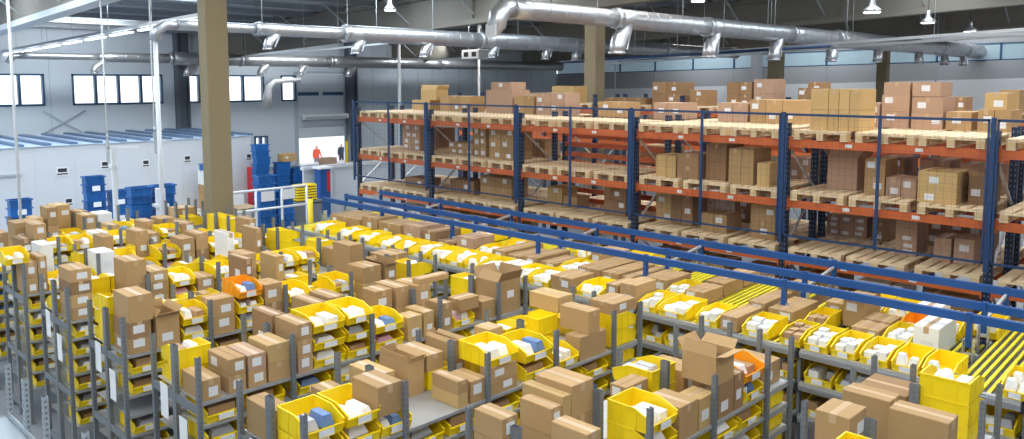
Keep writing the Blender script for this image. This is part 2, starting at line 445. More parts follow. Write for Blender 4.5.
# girders on the column lines
CONC = mat('girder_concrete', (.25, .225, .19), .8, 0, .08, .5)
CONC2 = mat('girder_pale', (.62, .64, .66), .7, 0, .05, .5)
GI = 0
for X, pale in ((7.4, 1), (19.4, 0), (31.3, 0), (43.2, 0)):
    m = M()

    def seg(x0, x1, dz0, dz1, mi=0):
        ya, yb = -15.5, YW - .05
        a = [(x0, ya, girder_z(ya) + dz0), (x1, ya, girder_z(ya) + dz0), (x1, ya, girder_z(ya) + dz1), (x0, ya, girder_z(ya) + dz1)]
        c = [(x0, yb, girder_z(yb) + dz0), (x1, yb, girder_z(yb) + dz0), (x1, yb, girder_z(yb) + dz1), (x0, yb, girder_z(yb) + dz1)]
        for f in (a, c[::-1], [a[0], c[0], c[1], a[1]], [a[1], c[1], c[2], a[2]], [a[2], c[2], c[3], a[3]], [a[3], c[3], c[0], a[0]]): m.quad(f, mi)
    seg(X - .22, X + .22, 0, .18, 1); seg(X - .10, X + .10, .18, 1.1); seg(X - .3, X + .3, 1.1, 1.32)
    for k in range(7):
        y = -12 + k * 8.2; z = girder_z(y); m.box(X - .2, y - .14, z + .1, X + .2, y + .14, z + 1.15)
    bo = structure('beam_%d' % (GI + 1), m, [CONC, CONC2 if pale else CONC]); GI += 1
    for k in range(10):
        y = 6.2 + k * 3.6
        for sx in (-1, 1): M().bar((X + sx * .12, y, girder_z(y) + .3), (X + sx * 1.5, y + .02, roof_z(y) - .02), .05, .05).obj('fly_brace', GALV, bo)
for i, (x, y, w, d) in enumerate(((7.38, 15.46, .45, .36), (19.4, 15.4, .45, .45), (31.3, 15.4, .5, .5), (43.2, 15.4, .5, .5), (46.6, 8.4, .6, .5), (46.6, 24.2, .6, .5), (26.0, 40.6, .0, .0))):
    if w == 0: continue
    m = M().box(x - w / 2, y - d / 2, 0, x + w / 2, y + d / 2, girder_z(y))
    structure('column_%d' % (i + 1), m, TAN if i < 4 else fw_u, bevel=.015)
# dark steel portal columns against the left wall
for i, u in enumerate((183, 352)):
    p = at(u, 100, Y=YW - .3); m = M().box(p.x - .3, YW - .5, 0, p.x - .22, YW - .02, zr).box(p.x + .22, YW - .5, 0, p.x + .3, YW - .02, zr).box(p.x - .22, YW - .3, 0, p.x + .22, YW - .24, zr)
    structure('column_%d' % (i + 8), m, mat('dark_steel', (.13, .15, .18), .5, .3))
# cross bracing on the left wall, seen between the windows
br = tag(empty('wall_brace', (at(60, 110, Y=YW).x, YW - .1, CZ - 2.3)), 'thin crossed steel rods bracing the left wall below the windows', 'brace')
pA, pB = at(43, 111, Y=YW), at(84, 134, Y=YW); pC, pD = at(85, 110, Y=YW), at(42, 134, Y=YW)
for a, c in ((pA, pB), (pC, pD)): M().tube([a - br.location - Vector((0, .1, 0)), c - br.location - Vector((0, .1, 0))], .03, 6).obj('brace_rod', WALLD, br)

# outside: yard seen through the dock door
structure('ground_yard', M().box(-20, YW + .3, -1.3, 60, YW + 45, -1.1), mat('yard', (.55, .56, .57), .8, 0, .1, .3))

# white cold-room / office box along the left
pb = tag(empty('partition_box', (8.5, 28.68, 0)), kind='structure')
PX0, PX1, PY0, PY1, PZ = -3.0, 15.06, 28.68, 34.6, CZ - 2.05
m = M().box(PX0 - 8.5, 0, 0, PX1 - 8.5, PY1 - PY0, PZ - .02)
for k in range(16):
    x = PX0 - 8.5 + 1.18 * k; m.box(x - .008, -.006, 0, x + .008, 0, PZ - .02, 1)
m.obj('wall_panel', [WHITE, mat('panel_joint', (.55, .57, .6), .6)], pb)
roofm = M().box(PX0 - 8.55, -.05, PZ - .02, PX1 - 8.45, PY1 - PY0 + .05, PZ)
for k in range(24): x = PX0 - 8.5 + .78 * k; roofm.box(x, 0, PZ, x + .22, PY1 - PY0, PZ + .07, 1)
roofm.obj('roof_panel', [mat('roof_pale', (.50, .62, .78), .4), mat('roof_rib', (.10, .16, .26), .5)], pb)
for u, v, s in ((62.5, 171.5, 1.5), (105, 165, 1), (146, 163.5, 1), (187.5, 159, 1), (249, 157, .9), (69, 202, 1), (150, 198.5, 1)):
    p = at(u, v, Y=28.66); sg = tag(empty('wall_sign', (p.x, 28.675, p.z)), 'small white pictogram sign on the white partition, %s from its left end' % ORD[int((u > 69) + (u > 105) + (u > 150) + (u > 188))] if u not in (69, 150) else 'low small white sign on the white partition above the %s crates' % ('empty' if u == 69 else 'blue'), 'sign')
    M().box(-.14 * s, -.012, -.15, .14 * s, 0, .15).obj('plate', WHITEP, sg)
    M().box(-.09 * s, -.015, -.02, .09 * s, -.012, .1).box(-.11 * s, -.015, -.1, .11 * s, -.012, -.06).obj('pictogram', BLACK, sg)
# drawer line (door) on the partition at left
structure('trim_1', M().box(6.2, 28.62, CZ - 2.95, at(22, 165, Y=28.6).x, 28.68, CZ - 2.87), GALV)

# ------------------------------------------------------------------ picking racks
P_, Y1_, X0_, XE_, X1_ = 1.788, 3.384, 3.068, 6.901, 7.387
ZS, ZT = CZ - 2.92, CZ - 2.479
LV = .222
BAY = (XE_ - X0_) / 4
RNAME = ['rightmost picking rack'] + ['%s picking rack from the right' % ORD[i] for i in range(1, 9)]
# the upright: perforated C section, built once per height
UPR = {}


def upright_mesh(z1, dbl):
    k = (round(z1, 3), dbl)
    if k not in UPR:
        w = .045; m = M(); d = .075 if dbl else .04
        m.box(-w / 2, -d / 2, 0, w / 2, -d / 2 + .004, z1); m.box(-w / 2, -d / 2 + .004, 0, -w / 2 + .004, d / 2, z1); m.box(w / 2 - .004, -d / 2 + .004, 0, w / 2, d / 2, z1)
        if dbl: m.box(-w / 2, d / 2 - .004, 0, w / 2, d / 2, z1); m.box(-w / 2 + .004, -.003, 0, w / 2 - .004, .003, z1 - .05)
        z = .05
        while z < z1 - .02:
            if z > z1 - 1.6:
                m.box(-.009, -d / 2 - .0006, z, .009, -d / 2, z + .022, 1); m.box(-w / 2 - .0006, -.008, z, -w / 2, .008, z + .022, 1)
            z += .05
        m.box(-.045, -.04, 0, .045, .04, .006)
        UPR[k] = m.mesh('upright', [STEEL, mat('slot', (.15, .155, .165), .7)])
    return UPR[k]


racks = []
for k in range(9):
    y = Y1_ + (k - 1) * P_
    rk = tag(empty('picking_rack', (X0_, y, 0)), None, 'shelving')
    tag(rk, 'grey double-sided shelving of bins and boxes, the ' + RNAME[k])
    racks.append(rk)
    for i in range(5):
        for d in (0, .5, 1.0): link('upright', upright_mesh(ZT, d == .5), rk, (BAY * i, d, 0))
    for d in (0, .333, .667, 1.0): link('upright', upright_mesh(ZT, False), rk, (X1_ - X0_, d, 0))
    for n in range(7):
        z = ZS - LV * n
        for i in range(4):
            m = M()
            for a in (.004, .504):
                m.box(BAY * i + .024, a, z - .03, BAY * (i + 1) - .024, a + .006, z); m.box(BAY * i + .024, a + .486, z - .03, BAY * (i + 1) - .024, a + .492, z); m.box(BAY * i + .024, a + .006, z - .006, BAY * (i + 1) - .024, a + .486, z)
            m.obj('shelf', SHELF, rk)
        m = M().box(XE_ - X0_ + .024, .02, z - .006, X1_ - X0_ - .024, .98, z).box(XE_ - X0_ + .024, .004, z - .05, X1_ - X0_ - .024, .012, z).box(XE_ - X0_ + .024, .988, z - .05, X1_ - X0_ - .024, .996, z)
        m.obj('end_shelf', SHELF, rk)
    for z in (ZS - .02, ZS - .86, .2):
        M().box(-.018, .02, z - .085, -.006, .48, z).box(-.018, .52, z - .085, -.006, .98, z).obj('side_beam', STEEL, rk)
    for d, z in ((.31, ZS - .55), (.72, ZS - .33)):
        if k in (1, 2, 3, 4, 5): tag(M().box(-.026, d - .085, z, -.022, d + .085, z + .34).obj('card_holder', SHEET, rk), 'white location sheet')

ITEMS = []     # (rack k, half, x0, stack level, object, words, category)
OCC = {}       # (k, half) -> list of (x0,x1)


def regis(k, half, x0, x1, lev, o, words, cat, pos=None): ITEMS.append((k, half, x0, x1, lev, o, words, cat))


BW, BD, BH = .37, .435, .18
PKM = {}


def packet(x, y, z, w, d, h, r, kind=None, rz=0., nm=None):
    """a packed item lying in a bin"""
    kind = kind if kind is not None else r.choices(range(6), (6, 2, .8, 1.5, .5, 1.5))[0]
    mt = (SHEET, GREYP, BLUEP, BROWNP, PINKP, CARD[4])[kind]
    nm = nm or ('paper_bundle', 'grey_packet', 'blue_packet', 'brown_packet', 'pink_packet', 'white_carton')[kind]
    key = (kind, round(w, 2), round(d, 2), round(h, 2))
    if key not in PKM:
        m = M(); b = .18 if kind in (0, 1, 2, 4) else .03; bz = h * (.35 if kind in (0, 1, 2, 4) else .05); bx = min(w, d) * b
        n = [(-w / 2, -d / 2, bz), (w / 2, -d / 2, bz), (w / 2, d / 2, bz), (-w / 2, d / 2, bz), (-w / 2 + bx, -d / 2 + bx, h), (w / 2 - bx, -d / 2 + bx, h), (w / 2 - bx, d / 2 - bx, h), (-w / 2 + bx, d / 2 - bx, h),
             (-w / 2 + bx, -d / 2 + bx, 0), (w / 2 - bx, -d / 2 + bx, 0), (w / 2 - bx, d / 2 - bx, 0), (-w / 2 + bx, d / 2 - bx, 0)]
        m.v = n; m.f = [(4, 5, 6, 7), (0, 1, 5, 4), (1, 2, 6, 5), (2, 3, 7, 6), (3, 0, 4, 7), (0, 8, 9, 1), (1, 9, 10, 2), (2, 10, 11, 3), (3, 11, 8, 0), (8, 11, 10, 9)]
        m.m = [0] * 10; m.sm = [False] * 10
        PKM[key] = m.mesh(nm, mt)
    o = link(nm, PKM[key], None, (x, y, z), rz)
    return o, ('bundle of white paper', 'grey packet', 'blue packet', 'brown packet', 'pink packet', 'white carton')[kind]


PKTS = []


def fill_bin(bx, by, bz, w, d, h, rz, words, r, n=2, low=False, kinds=None):
    """put packets inside a bin whose footprint min corner is bx,by (already turned)"""
    W, D = (w, d) if rz in (0, 2) else (d, w)
    for j in range(n):
        if rz in (0, 2): pw, pd = (W - .06) / n * r.uniform(.7, .9), D * r.uniform(.45, .6); cx, cy = bx + .03 + (W - .06) * (j + .5) / n, by + D * (.42 if rz == 0 else .58)
        else: pw, pd = W * r.uniform(.45, .6), (D - .06) / n * r.uniform(.7, .9); cx, cy = bx + W * (.42 if rz == 3 else .58), by + .03 + (D - .06) * (j + .5) / n
        ph = h * r.uniform(.45, .8)
        kd = kinds[j % len(kinds)] if kinds else None
        o, wd_ = packet(cx, cy, bz + .008, round(pw, 2), round(pd, 2), round(ph, 2), r, kd, 0)
        PKTS.append((o, wd_, words, j, n))


def top_item(k, half, kind, u0, u1, vt, uL=None, on=None, x0=None, x1=None):
    """one entry of the top shelf. Pixels are of the face towards -Y: u0 near upright edge, u1 far edge, vt its top; uL = far edge of the -X face.
    returns dict for stacking"""
    y0 = Y1_ + (k - 1) * P_ + (.022 if half == 'f' else .54)
    r = random.Random(zlib.crc32(('%s%s%s%s' % (k, half, u0, vt)).encode()))
    if x0 is None: x0 = at(u0, vt, Y=y0).x; x1 = at(u1, vt, Y=y0).x
    z0 = on['z1'] if on else ZS + .002
    c = kind[0]; n = int(kind[1]) if len(kind) > 1 and kind[1].isdigit() else 1; flags = kind[2:] if len(kind) > 1 else ''
    mods = set(flags)
    if c in 'yo':
        colr = 'orange' if c == 'o' else 'yellow'
        w = min(.40, max(.30, x1 - x0)) if x1 > x0 else BW
        w = round(w / .02) * .02; rz = 0 if half == 'f' else 2
        for i in range(n):
            o = make_bin('storage_bin', x0, y0, z0 + BH * i, w, BD, BH, rz, colr)
            regis(k, half, x0, x0 + w, (on['lev'] if on else 0) + i, o, colr + ' bin', 'bin')
            if i == n - 1 or half == 'f':
                if 'e' not in mods: fill_bin(x0, y0, z0 + BH * i, w, BD, BH, rz, (colr, k, half, o), r, 1 if i < n - 1 else 2)
        return dict(z1=z0 + BH * n, lev=(on['lev'] if on else 0) + n, x0=x0, x1=x0 + w)
    zt_ = at(u0, vt, Y=y0).z
    h = (zt_ - z0) / n; h = max(h, .07); d = .43
    if uL is not None: d = min(.436, max(.15, at(uL, vt, X=x0).y - y0))
    w = max(.1, x1 - x0)
    for i in range(n):
        ci = {'t': 1, 'p': 2, 'd': 3, 'w': 4}.get(next((q for q in 'tpdw' if q in mods), ''), None)
        o, wds = carton('cardboard_box', x0, y0, z0 + h * i, w, d, h - .001, r, ci, tape=r.random() < .8, lab='' if 'n' in mods else 'y' if r.random() < .75 else 'yx',
                        opened=1 if 'o' in mods and i == n - 1 else 0, ytape=1 if 'Y' in mods else 2 if 'W' in mods else 0)
        regis(k, half, x0, x0 + w, (on['lev'] if on else 0) + i, o, wds, 'box')
    return dict(z1=z0 + h * n, lev=(on['lev'] if on else 0) + n, x0=x0, x1=x0 + w)


# k half kind u0 u1 vt [uL]   ('+' before kind = stacked on the entry before)
ROWS = '''
0 b c1 850 866 419 815
0 b c1 890 900 402 842
0 b c2n 907 922 371 868
0 f y3 893 925 455
0 f c1 949 958 424 888
1 b c3 502 518 420 474
1 b c2 551 562 409 520
1 b c1Y 528 540 412 500
1 b c2n 570 592.6 387.5 535
1 b c2W 626 648 388 610
1 b y2 652 676 366
1 b c1 684 700 372
1 f c1 587 601 435 551
1 f y2 652 677 419
1 f c1n 680 698 408 645
1 f c1t 699.6 714 399.5 678
1 f c1d 719 734 385 700
1 f +c1on 716 734 358 682
1 f c1d 735 744 375
1 f y1 745.5 765 380
1 f +o1 745.5 765 360
2 b c1n 272 292 412 246
2 b c1 330 350 395 311
2 b c1t 377 395 376 344
2 b c1on 408 424 364 375
2 b y1 428 447 367
2 b +c1n 427 443.5 356 396
2 b c1o 453 464 345 425
2 b y1e 470 486 340
2 b +c1n 489 503 330 474
2 b y2 505 519 320
2 b y2e 538 557 330
2 b +c1n 558 573 298 529
2 b y1 572 582 305
2 f y2 306 345 417
2 f y2 347 375 400
2 f y1 377 403 398
2 f +c1n 378 402 388 352
2 f c2n 458 468 382 432
2 f c1 471 487 382 447
2 f c2 491 517 369 480
2 f +y1 490 519 350
2 f y2 526 555 340
2 f y1 559 578 345
2 f c1n 580 606 338 565
2 f +c1n 589 600 312 560
3 b y2 178 199 335
3 b y1 202 228 335
3 b y1 232 258 325
3 b c1 262 280 318
3 b y1 284 305 310
3 b c2 310 324 304 290
3 b c1 330 345 298
3 b y1 352 372 300
3 b c1 376 392 292 362
3 b c2n 396 409 288
3 b c2 416 430 286
3 b +c1n 420 449 282 425
3 b y1 452 466 285
3 b c1o 474 490 276
3 f c1 202 220.5 381 178.5
3 f c2 228.5 245.5 360 203
3 f c2 248 266 356 226
3 f c2n 268 289.5 346 248
3 f c3 297 312 325 272
3 f y3 314 346 340
3 f y3 348 371 330
3 f y2 376 404 335
3 f c1 408 422 318 396
3 f c1 424 434 312.6 405
3 f c1 442 452 304 427
3 f y1 455 474 320
3 f +c1n 460 479 300 448
3 f c2n 482 498 302 468
4 b y3 106 126 290
4 b y2 130 149 284
4 b y2 152 172 280
4 b y2 177 197 272
4 b y1 201 222 275
4 b c2d 228 242 262 214
4 b y1 246 262 268
4 b c1 268 280 258
4 b y2 286 303 250
4 b y1 306 323 256
4 b y1 326 342 250
4 b c1 348 362 246
4 b y1 368 382 246
4 b c1 388 404 240
4 f c2 128 151 324 107
4 f +c1n 128 152.5 297 105
4 f c1o 156 179 317
4 f y2 183 207 320
4 f c2 211 234 300.5 201
4 f y2 239 263 310
4 f +o1 239 263 290
4 f c2 265 282 285 252
4 f y2 289 309 284
4 f y1 312 332 300
4 f y1 335 352 290
4 f +y1 335 352 280
4 f c2n 363 381 268 347
4 f c1o 385 396 266
4 f c2 399 412 268 388
5 b y1 55 70 270
5 b y2 74 90 256
5 b y2 92 110 258
5 b y2 114 131 252
5 b y1 136 154 255
5 b y2 157 173 244
5 b y2 176 192 245
5 b c1w 196 210 238
5 b y1 214 228 245
5 b c1 232 246 232
5 b y1 252 266 238
5 b y1 272 288 236
5 b y2 291 306 234
5 b y1 308 324 230
5 b c1 330 344 226
5 f c4 69.5 91 270.6 49
5 f y1 93 118 285
5 f c2n 126 146 262 104
5 f c3 150 168 272
5 f y2 172 194 275
5 f c1 198 214 278 186
5 f y2 217 238 260
5 f c2n 242 256 255 228
5 f y2 258 277 256
5 f y2 280 298 262
5 f y2 301 317 248
5 f y2 320 337 245
5 f c1 342 356 240
6 b y1 14 30 248
6 b c1w 34 50 246
6 b y1 55 72 244
6 b y2 76 92 236
6 b c1 96 110 238
6 b y2 112 130 232
6 b c1 132 146 232
6 b y1 150 166 232
6 b y2 170 188 226
6 b y1 190 204 228
6 b y2 206 222 224
6 b y1 226 240 226
6 b c1 243 254 220
6 b y1 257 270 220
6 f c2 6 28 266 -10
6 f +y1 4 28 250
6 f c2 30 43 258
6 f y1 47 66 265
6 f y1 70 88 262
6 f c1w 92 112 254
6 f y2 115 133 250
6 f y1 136 152 250
6 f y2 155 172 245
6 f c2 176 192 240
6 f c2n 196 208 234
6 f y2 211 228 232
6 f y2 232 248 228
6 f c1 250 262 232
6 f y2 264 280 222
7 b y1 -8 6 238
7 b c2 10 24 224
7 b c1 28 40 222
7 b y2 46 60 222
7 b y1 66 80 224
7 b y2 86 100 220
7 b c1 106 118 226
7 b y1 124 138 222
7 b c1 142 154 222
7 b c1 160 174 219
7 b y1 178 192 218
7 f y1 -4 12 250
7 f c2 16 30 240
7 f c3 33 46 225
7 f y2 51 66 238
7 f y2 70 86 234
7 f c1w 90 106 234
7 f y2 108 124 234
7 f y1 128 142 236
7 f c1 146 158 234
7 f y2 162 176 225
7 f c2 180 194 224
7 f y1 196 210 226
7 f y1 232 248 226
8 f c1 -8 8 234
8 f y1 12 26 232
8 f c2 30 42 219
8 f c2 47 58 208
8 f y1 64 78 222
8 f c1t 80 94 216
8 f c1w 98 112 214
8 f y1 116 130 224
8 f y1 134 148 224
8 f c1 168 182 221
8 b c1 20 34 224
8 b c1t 54 70 206
8 b c1 76 88 212
8 b y1 118 132 216
'''
prev = None; lastx = {}
for ln in ROWS.strip().splitlines():
    t = ln.split(); k, half, kind = int(t[0]), t[1], t[2]; v = [float(q) for q in t[3:]]
    on = None
    if kind[0] == '+': on = prev; kind = kind[1:]
    x0 = x1 = None
    if not on:      # keep neighbours on one shelf from cutting into each other
        y0 = Y1_ + (k - 1) * P_ + (.022 if half == 'f' else .54)
        x0 = at(v[0], v[2], Y=y0).x; x1 = at(v[1], v[2], Y=y0).x
        # the shelf-plane X of a face depends hardly on height: refine with the item's own top
        lo = lastx.get((k, half), X0_ + .012)
        if x0 < lo + .008: x1 = max(x1, x1 + (lo + .008 - x0) * .5); x0 = lo + .008
        if kind[0] in 'yo': x1 = max(x1, x0 + .32)
    else:
        x0, x1 = None, None
    if x1 is not None and x1 > XE_ - .03:
        sh = x1 - (XE_ - .03); x1 -= sh
        if x1 - x0 < .2: continue
        if kind[0] in 'yo' and x1 - x0 < .3: continue
    prev = top_item(k, half, kind, v[0], v[1], v[2], v[3] if len(v) > 3 else None, on, x0, x1)
    lastx[(k, half)] = max(lastx.get((k, half), 0), prev['x1'])

# end shelves facing the flow rack: bins turned outward
ENDS = [(0, [('y', 3, .10), ('c', .3, .57)]), (1, [('c', .22, .08), ('y', 1, .56)]), (2, [('y', 2, .03, 'c', .13), ('y', 1, .56)]), (3, [('c', .42, .04), ('y', 2, .56)]), (4, [('y', 2, .03), ('c', .4, .56)]),
        (5, [('c', .3, .05), ('y', 2, .56)]), (6, [('y', 2, .05), ('y', 1, .56)]), (7, [('y', 2, .05), ('y', 2, .56)]), (8, [('y', 1, .05), ('c', .3, .56)])]
for k, L in ENDS:
    y = Y1_ + (k - 1) * P_
    for en in L:
        r = random.Random(k * 31 + int(en[2] * 100))
        if en[0] == 'y':
            for i in range(en[1]):
                o = make_bin('storage_bin', XE_ + .03, y + en[2], ZS + .002 + BH * i, .38, .43, BH, 1)
                regis(k, 'e', y + en[2], y + en[2] + .38, i, o, 'yellow bin', 'bin')
            fill_bin(XE_ + .03, y + en[2], ZS + .002 + BH * (en[1] - 1), .38, .43, BH, 1, ('yellow', k, 'e', o), r, 2, kinds=[0, 0])
            if len(en) > 3:
                o, wds = carton('cardboard_box', XE_ + .04, y + en[2] + .01, ZS + .002 + BH * en[1], .41, .34, en[4], r, 0, lab='y'); regis(k, 'e', y + en[2], y + en[2] + .34, en[1], o, wds, 'box')
        else:
            o, wds = carton('cardboard_box', XE_ + .03, y + en[2], ZS + .002, .4, .4, en[1], r, None, lab='y', opened=1 if k == 3 else 0); regis(k, 'e', y + en[2], y + en[2] + .4, 0, o, wds, 'box')

for k in range(0, 5):
    for n in (1, 2, 3, 4):
        for yo in (.05, .56):
            if (k * 5 + n * 3 + int(yo * 10)) % 5 == 0: continue
            y = Y1_ + (k - 1) * P_ + yo
            u, v, _ = px(XE_ + .03, y, ZS - LV * n)
            if not (-20 < u < 1040) or v > 470: continue
            o = make_bin('storage_bin', XE_ + .03, y, ZS + .002 - LV * n, .38, .43, BH - .012, 1)
            tag(o, 'yellow bin %s shelf down on %s end shelf of %s' % (ORD[n - 1], ('near', 'far')[yo > .3], RNAME[k].replace('picking ', '').replace('the ', '')), 'bin', 'bins on the lower end shelves')
# lower shelves: bins on the front side, where the photograph looks into the aisles
LOW = []
for k in range(1, 8):
    y0 = Y1_ + (k - 1) * P_ + .012
    for n in range(1, 7):
        z = ZS + .002 - LV * n
        for i in range(4):
            for j in (0, 1):
                x = X0_ + BAY * i + .07 + .43 * j
                u, v, _ = px(x + .4, y0, z + .12); u2, v2, _ = px(x, y0, z)
                if u < -25 or u2 > 1030 or v2 > 470 or v > 436: continue
                # hidden by the rack in front? the line of sight crosses the plane of its back posts above its shelf
                if k > 0:
                    yb = y0 - .79; tt = yb / y0; xc, zc = (x + .05) * tt, CZ + (z + .17 - CZ) * tt
                    if k > 1 and X0_ - .05 < xc < X1_ and zc < ZS - .0: continue
                r = random.Random(k * 1000 + n * 50 + i * 5 + j)
                if r.random() < .07: continue
                o = make_bin('storage_bin', x, y0, z, BW, BD - .01, BH - .012, 0)
                LOW.append((k, n, i, j, o)); 
                fill_bin(x, y0, z, BW, BD, BH - .012, 0, ('low', k, n, o), r, 1, kinds=[r.choice((0, 1, 3, 0, 3, 2))])

# labels for the top-shelf things
HALF = {'f': 'front side', 'b': 'back side', 'e': 'end shelf'}
bygrp = {}
for it in ITEMS: bygrp.setdefault((it[0], it[1]), []).append(it)
for (k, half), L in bygrp.items():
    cols = []
    for it in sorted(L, key=lambda q: (round(q[2], 2), q[4])):
        c = (it[2] + it[3]) / 2
        hit = next((q for q in cols if q[0] < c < q[1]), None)
        if hit: hit[2].append(it)
        else: cols.append([it[2], it[3], [it]])
    cols.sort(key=lambda q: q[0])
    if half == 'e': cols.reverse()
    for ci_, (a, c, S) in enumerate(cols):
        S.sort(key=lambda q: q[5].location.z)
        for li, it in enumerate(S):
            st = '' if len(S) == 1 else (' atop stack' if li == len(S) - 1 else ' under stack' if li == 0 else ' mid-stack' if len(S) == 3 else ' %s up in stack' % ORD[li])
            wds = it[6].replace(' with raised flaps', '')
            tag(it[5], '%s%s %s on top shelf %s, %s' % (wds, st, ORD[ci_], HALF[half].replace(' shelf', '').replace(' side', ''), RNAME[k]), it[7], ('bins' if it[7] == 'bin' else 'boxes') + ' on top of the picking racks')
            it[5]['_d'] = 1
for k, n, i, j, o in LOW:
    tag(o, 'yellow bin %s shelf below top, %s bay, %s, %s' % (ORD[n - 1], ORD[i], ('nearer half', 'farther half')[j], RNAME[k]), 'bin', 'bins on the lower shelves of the picking racks')
def short(hl):
    for a, c in ((' picking rack from the right', ' rack from right'), ('rightmost picking rack', 'rightmost rack'), ('yellow bin', 'bin'), (' shelf below top', ' shelf down'), (' on top shelf front', ' along front top'), (' on top shelf back', ' along back top'), (' on top shelf end', ' on end shelf'), (' bay,', ' bay'), (' under stack', ' lowest'), (' mid-stack', ' middle'), (' atop stack', ' topmost')): hl = hl.replace(a, c)
    return hl


for o, wd_, ow, j, n in PKTS:
    tag(o, (('left ' if j == 0 else 'right ') if n == 2 else '') + wd_.replace('bundle of ', '') + ' in ' + short(ow[3]['label']), 'packet', 'packets lying in the picking bins')
for o in list(bpy.data.objects):
    if '_d' in o: del o['_d']

# low galvanised packing rack in the bottom corner
lr = tag(empty('packing_rack', (1.12, 5.2, 0)), 'low galvanised steel rack with bare top plate in the lower left corner', 'rack')
gm = upright_mesh(CZ - 2.70, False).copy(); gm.materials[0] = mat('dull_galvanised', (.36, .40, .43), .45, .3, .12, 8); gd = upright_mesh(CZ - 2.70, True).copy(); gd.materials[0] = gm.materials[0]
for x in (0, .86):
    for y, me in ((.0, gm), (.55, gd), (1.34, gm), (2.35, gm), (2.93, gd), (3.49, gm)): link('upright', me, lr, (x, y, 0))
for z in (CZ - 3.22, CZ - 3.72, CZ - 4.25):
    M().box(-.03, -.03, z - .03, .83, 3.53, z).obj('top_plate' if z > 1.5 else 'shelf', mat('grey_plate', (.33, .375, .41), .45, .3, .1, 6), lr)
for z in (CZ - 3.16, CZ - 3.66): M().box(.835, .02, z - .06, .845, 3.47, z).obj('side_rail', gm.materials[0], lr)

# ------------------------------------------------------------------ carton flow rack
FX0, FX1, FZ = 8.17, 10.62, CZ - 2.87
PY = [2.256 + 2 * i for i in range(-2, 7)]
fr = tag(empty('flow_rack', (8.15, 0, 0)), 'long carton flow rack with yellow roller tracks running towards the pallet racking', 'rack')
bays = [-.55 + 2.11 * i for i in range(8)]


def tz(x): return FZ + (x - FX0) * .045 - .012


for bi, (ya, yb) in enumerate(zip(bays, bays[1:])):
    if yb > 14.3: yb = 14.3
    for n in range(3):
        dz = -.36 * n; x1 = FX1
        M().box(0, ya + .03, FZ + dz - .075, .06, yb - .03, FZ + dz + .012).box(-.012, ya + .03, FZ + dz - .04, 0, yb - .03, FZ + dz - .01).obj('front_rail', SHELF, fr)
        m = M()
        for yy in (ya + .02, yb - .02):
            m.bar((.02, yy, tz(FX0) + dz - .05), (FX1 - 8.15, yy, tz(FX1) + dz - .05), .03, .08, 1)
        y = ya + .1
        while y < yb - .08:
            if min(abs(y - q) for q in PY) < .085: y += .1; continue
            m.bar((.06, y, tz(FX0 + .06) + dz - .004), (x1 - 8.15, y, tz(x1) + dz - .004), .03, .02, 0); m.bar((.06, y + .035, tz(FX0 + .06) + dz - .02), (x1 - 8.15, y + .035, tz(x1) + dz - .02), .026, .02, 1)
            y += .07
        m.obj('roller_track', [ROLL, TRK], fr)
    for x in (.03, 1.2, 2.45):
        for yy in ((ya, yb) if bi == 0 else (yb,)): M().box(x - .03 + .06 * (x < .1), yy - .018, 0, x + .03 + .06 * (x < .1), yy + .018, tz(8.15 + x) - .06).obj('upright', STEEL, fr)
    for x in (1.2, 2.45):
        for n in range(3): z = tz(8.15 + x) - .36 * n - .045; M().box(x - .02, ya + .03, z - .05, x + .02, yb - .03, z - .005).obj('cross_beam', GALV, fr)
# blue portal frames above the flow rack
for nm, X, i0, words in (('front', 9.05, 0, 'front'), ('middle', 9.606, 0, 'middle'), ('rear', 10.499, 0, 'rear')):
    g = tag(empty('portal_frame', (X, 0, 0)), 'long blue steel beam on posts above the flow rack, %s of three parallel ones' % words, 'frame')
    zt_ = CZ - 2.37
    for a, c in zip(PY, PY[1:]): M().box(-.03, a + .02, zt_ - .088, .03, c - .02, zt_).obj('beam', BLUE, g)
    for y in PY:
        M().box(-.03, y - .025, tz(X) + .12, .03, y + .025, zt_ + .012).obj('post', BLUE, g)
        m = M().box(-.045, y - .05, tz(X) - .30, .045, y - .042, tz(X) + .2).box(-.045, y + .042, tz(X) - .30, .045, y + .05, tz(X) + .2)
        for q in range(6): m.box(-.012, y - .0515, tz(X) - .25 + .07 * q, .012, y - .05, tz(X) - .22 + .07 * q, 1)
        m.obj('bracket', [GALV, HOLE], g)
    if nm == 'middle':
        for y in PY[1:]: M().bar((0, y, zt_ - .2), (.89, y, zt_ - .08), .03, .03).obj('tie_bar', GALV, g)

FLOWI = []


def flow_bin(uL, uR, dx=0., lvl=0, kinds=(0, 0), n=None, cells=3, colr='yellow', empty_=False, yspan=None):
    x = 8.17 + dx; ya, yb = yspan or (at(uR, 330, X=8.17).y, at(uL, 330, X=8.17).y)
    w = round(max(.24, min(.40, (yb - ya) * .94)) / .02) * .02; y = (ya + yb) / 2 - w / 2; z = tz(x + .25) - .36 * lvl + .008
    d = .5; h = .17
    o = make_bin('flow_bin', x + .02, y, z, w, d, h, 3, colr); r = random.Random(int(uL * 10 + lvl * 7 + dx * 100))
    FLOWI.append((o, y, lvl, dx, colr + ' bin', 'bin'))
    k = 0
    if not empty_:
        for a in range(cells):
            for bq in range(2):
                if r.random() < .12: continue
                o2, w2 = packet(x + .12 + .125 * a, y + w * (.28 + .44 * bq), z + .008, .11, round(w * .36, 2), round(r.uniform(.1, .16), 2), r, kinds[k % len(kinds)], nm='small_carton' if kinds[k % len(kinds)] in (0, 5) else None)
                FLOWI.append((o2, y, lvl, dx, (w2, o, k), 'carton')); k += 1
    return o


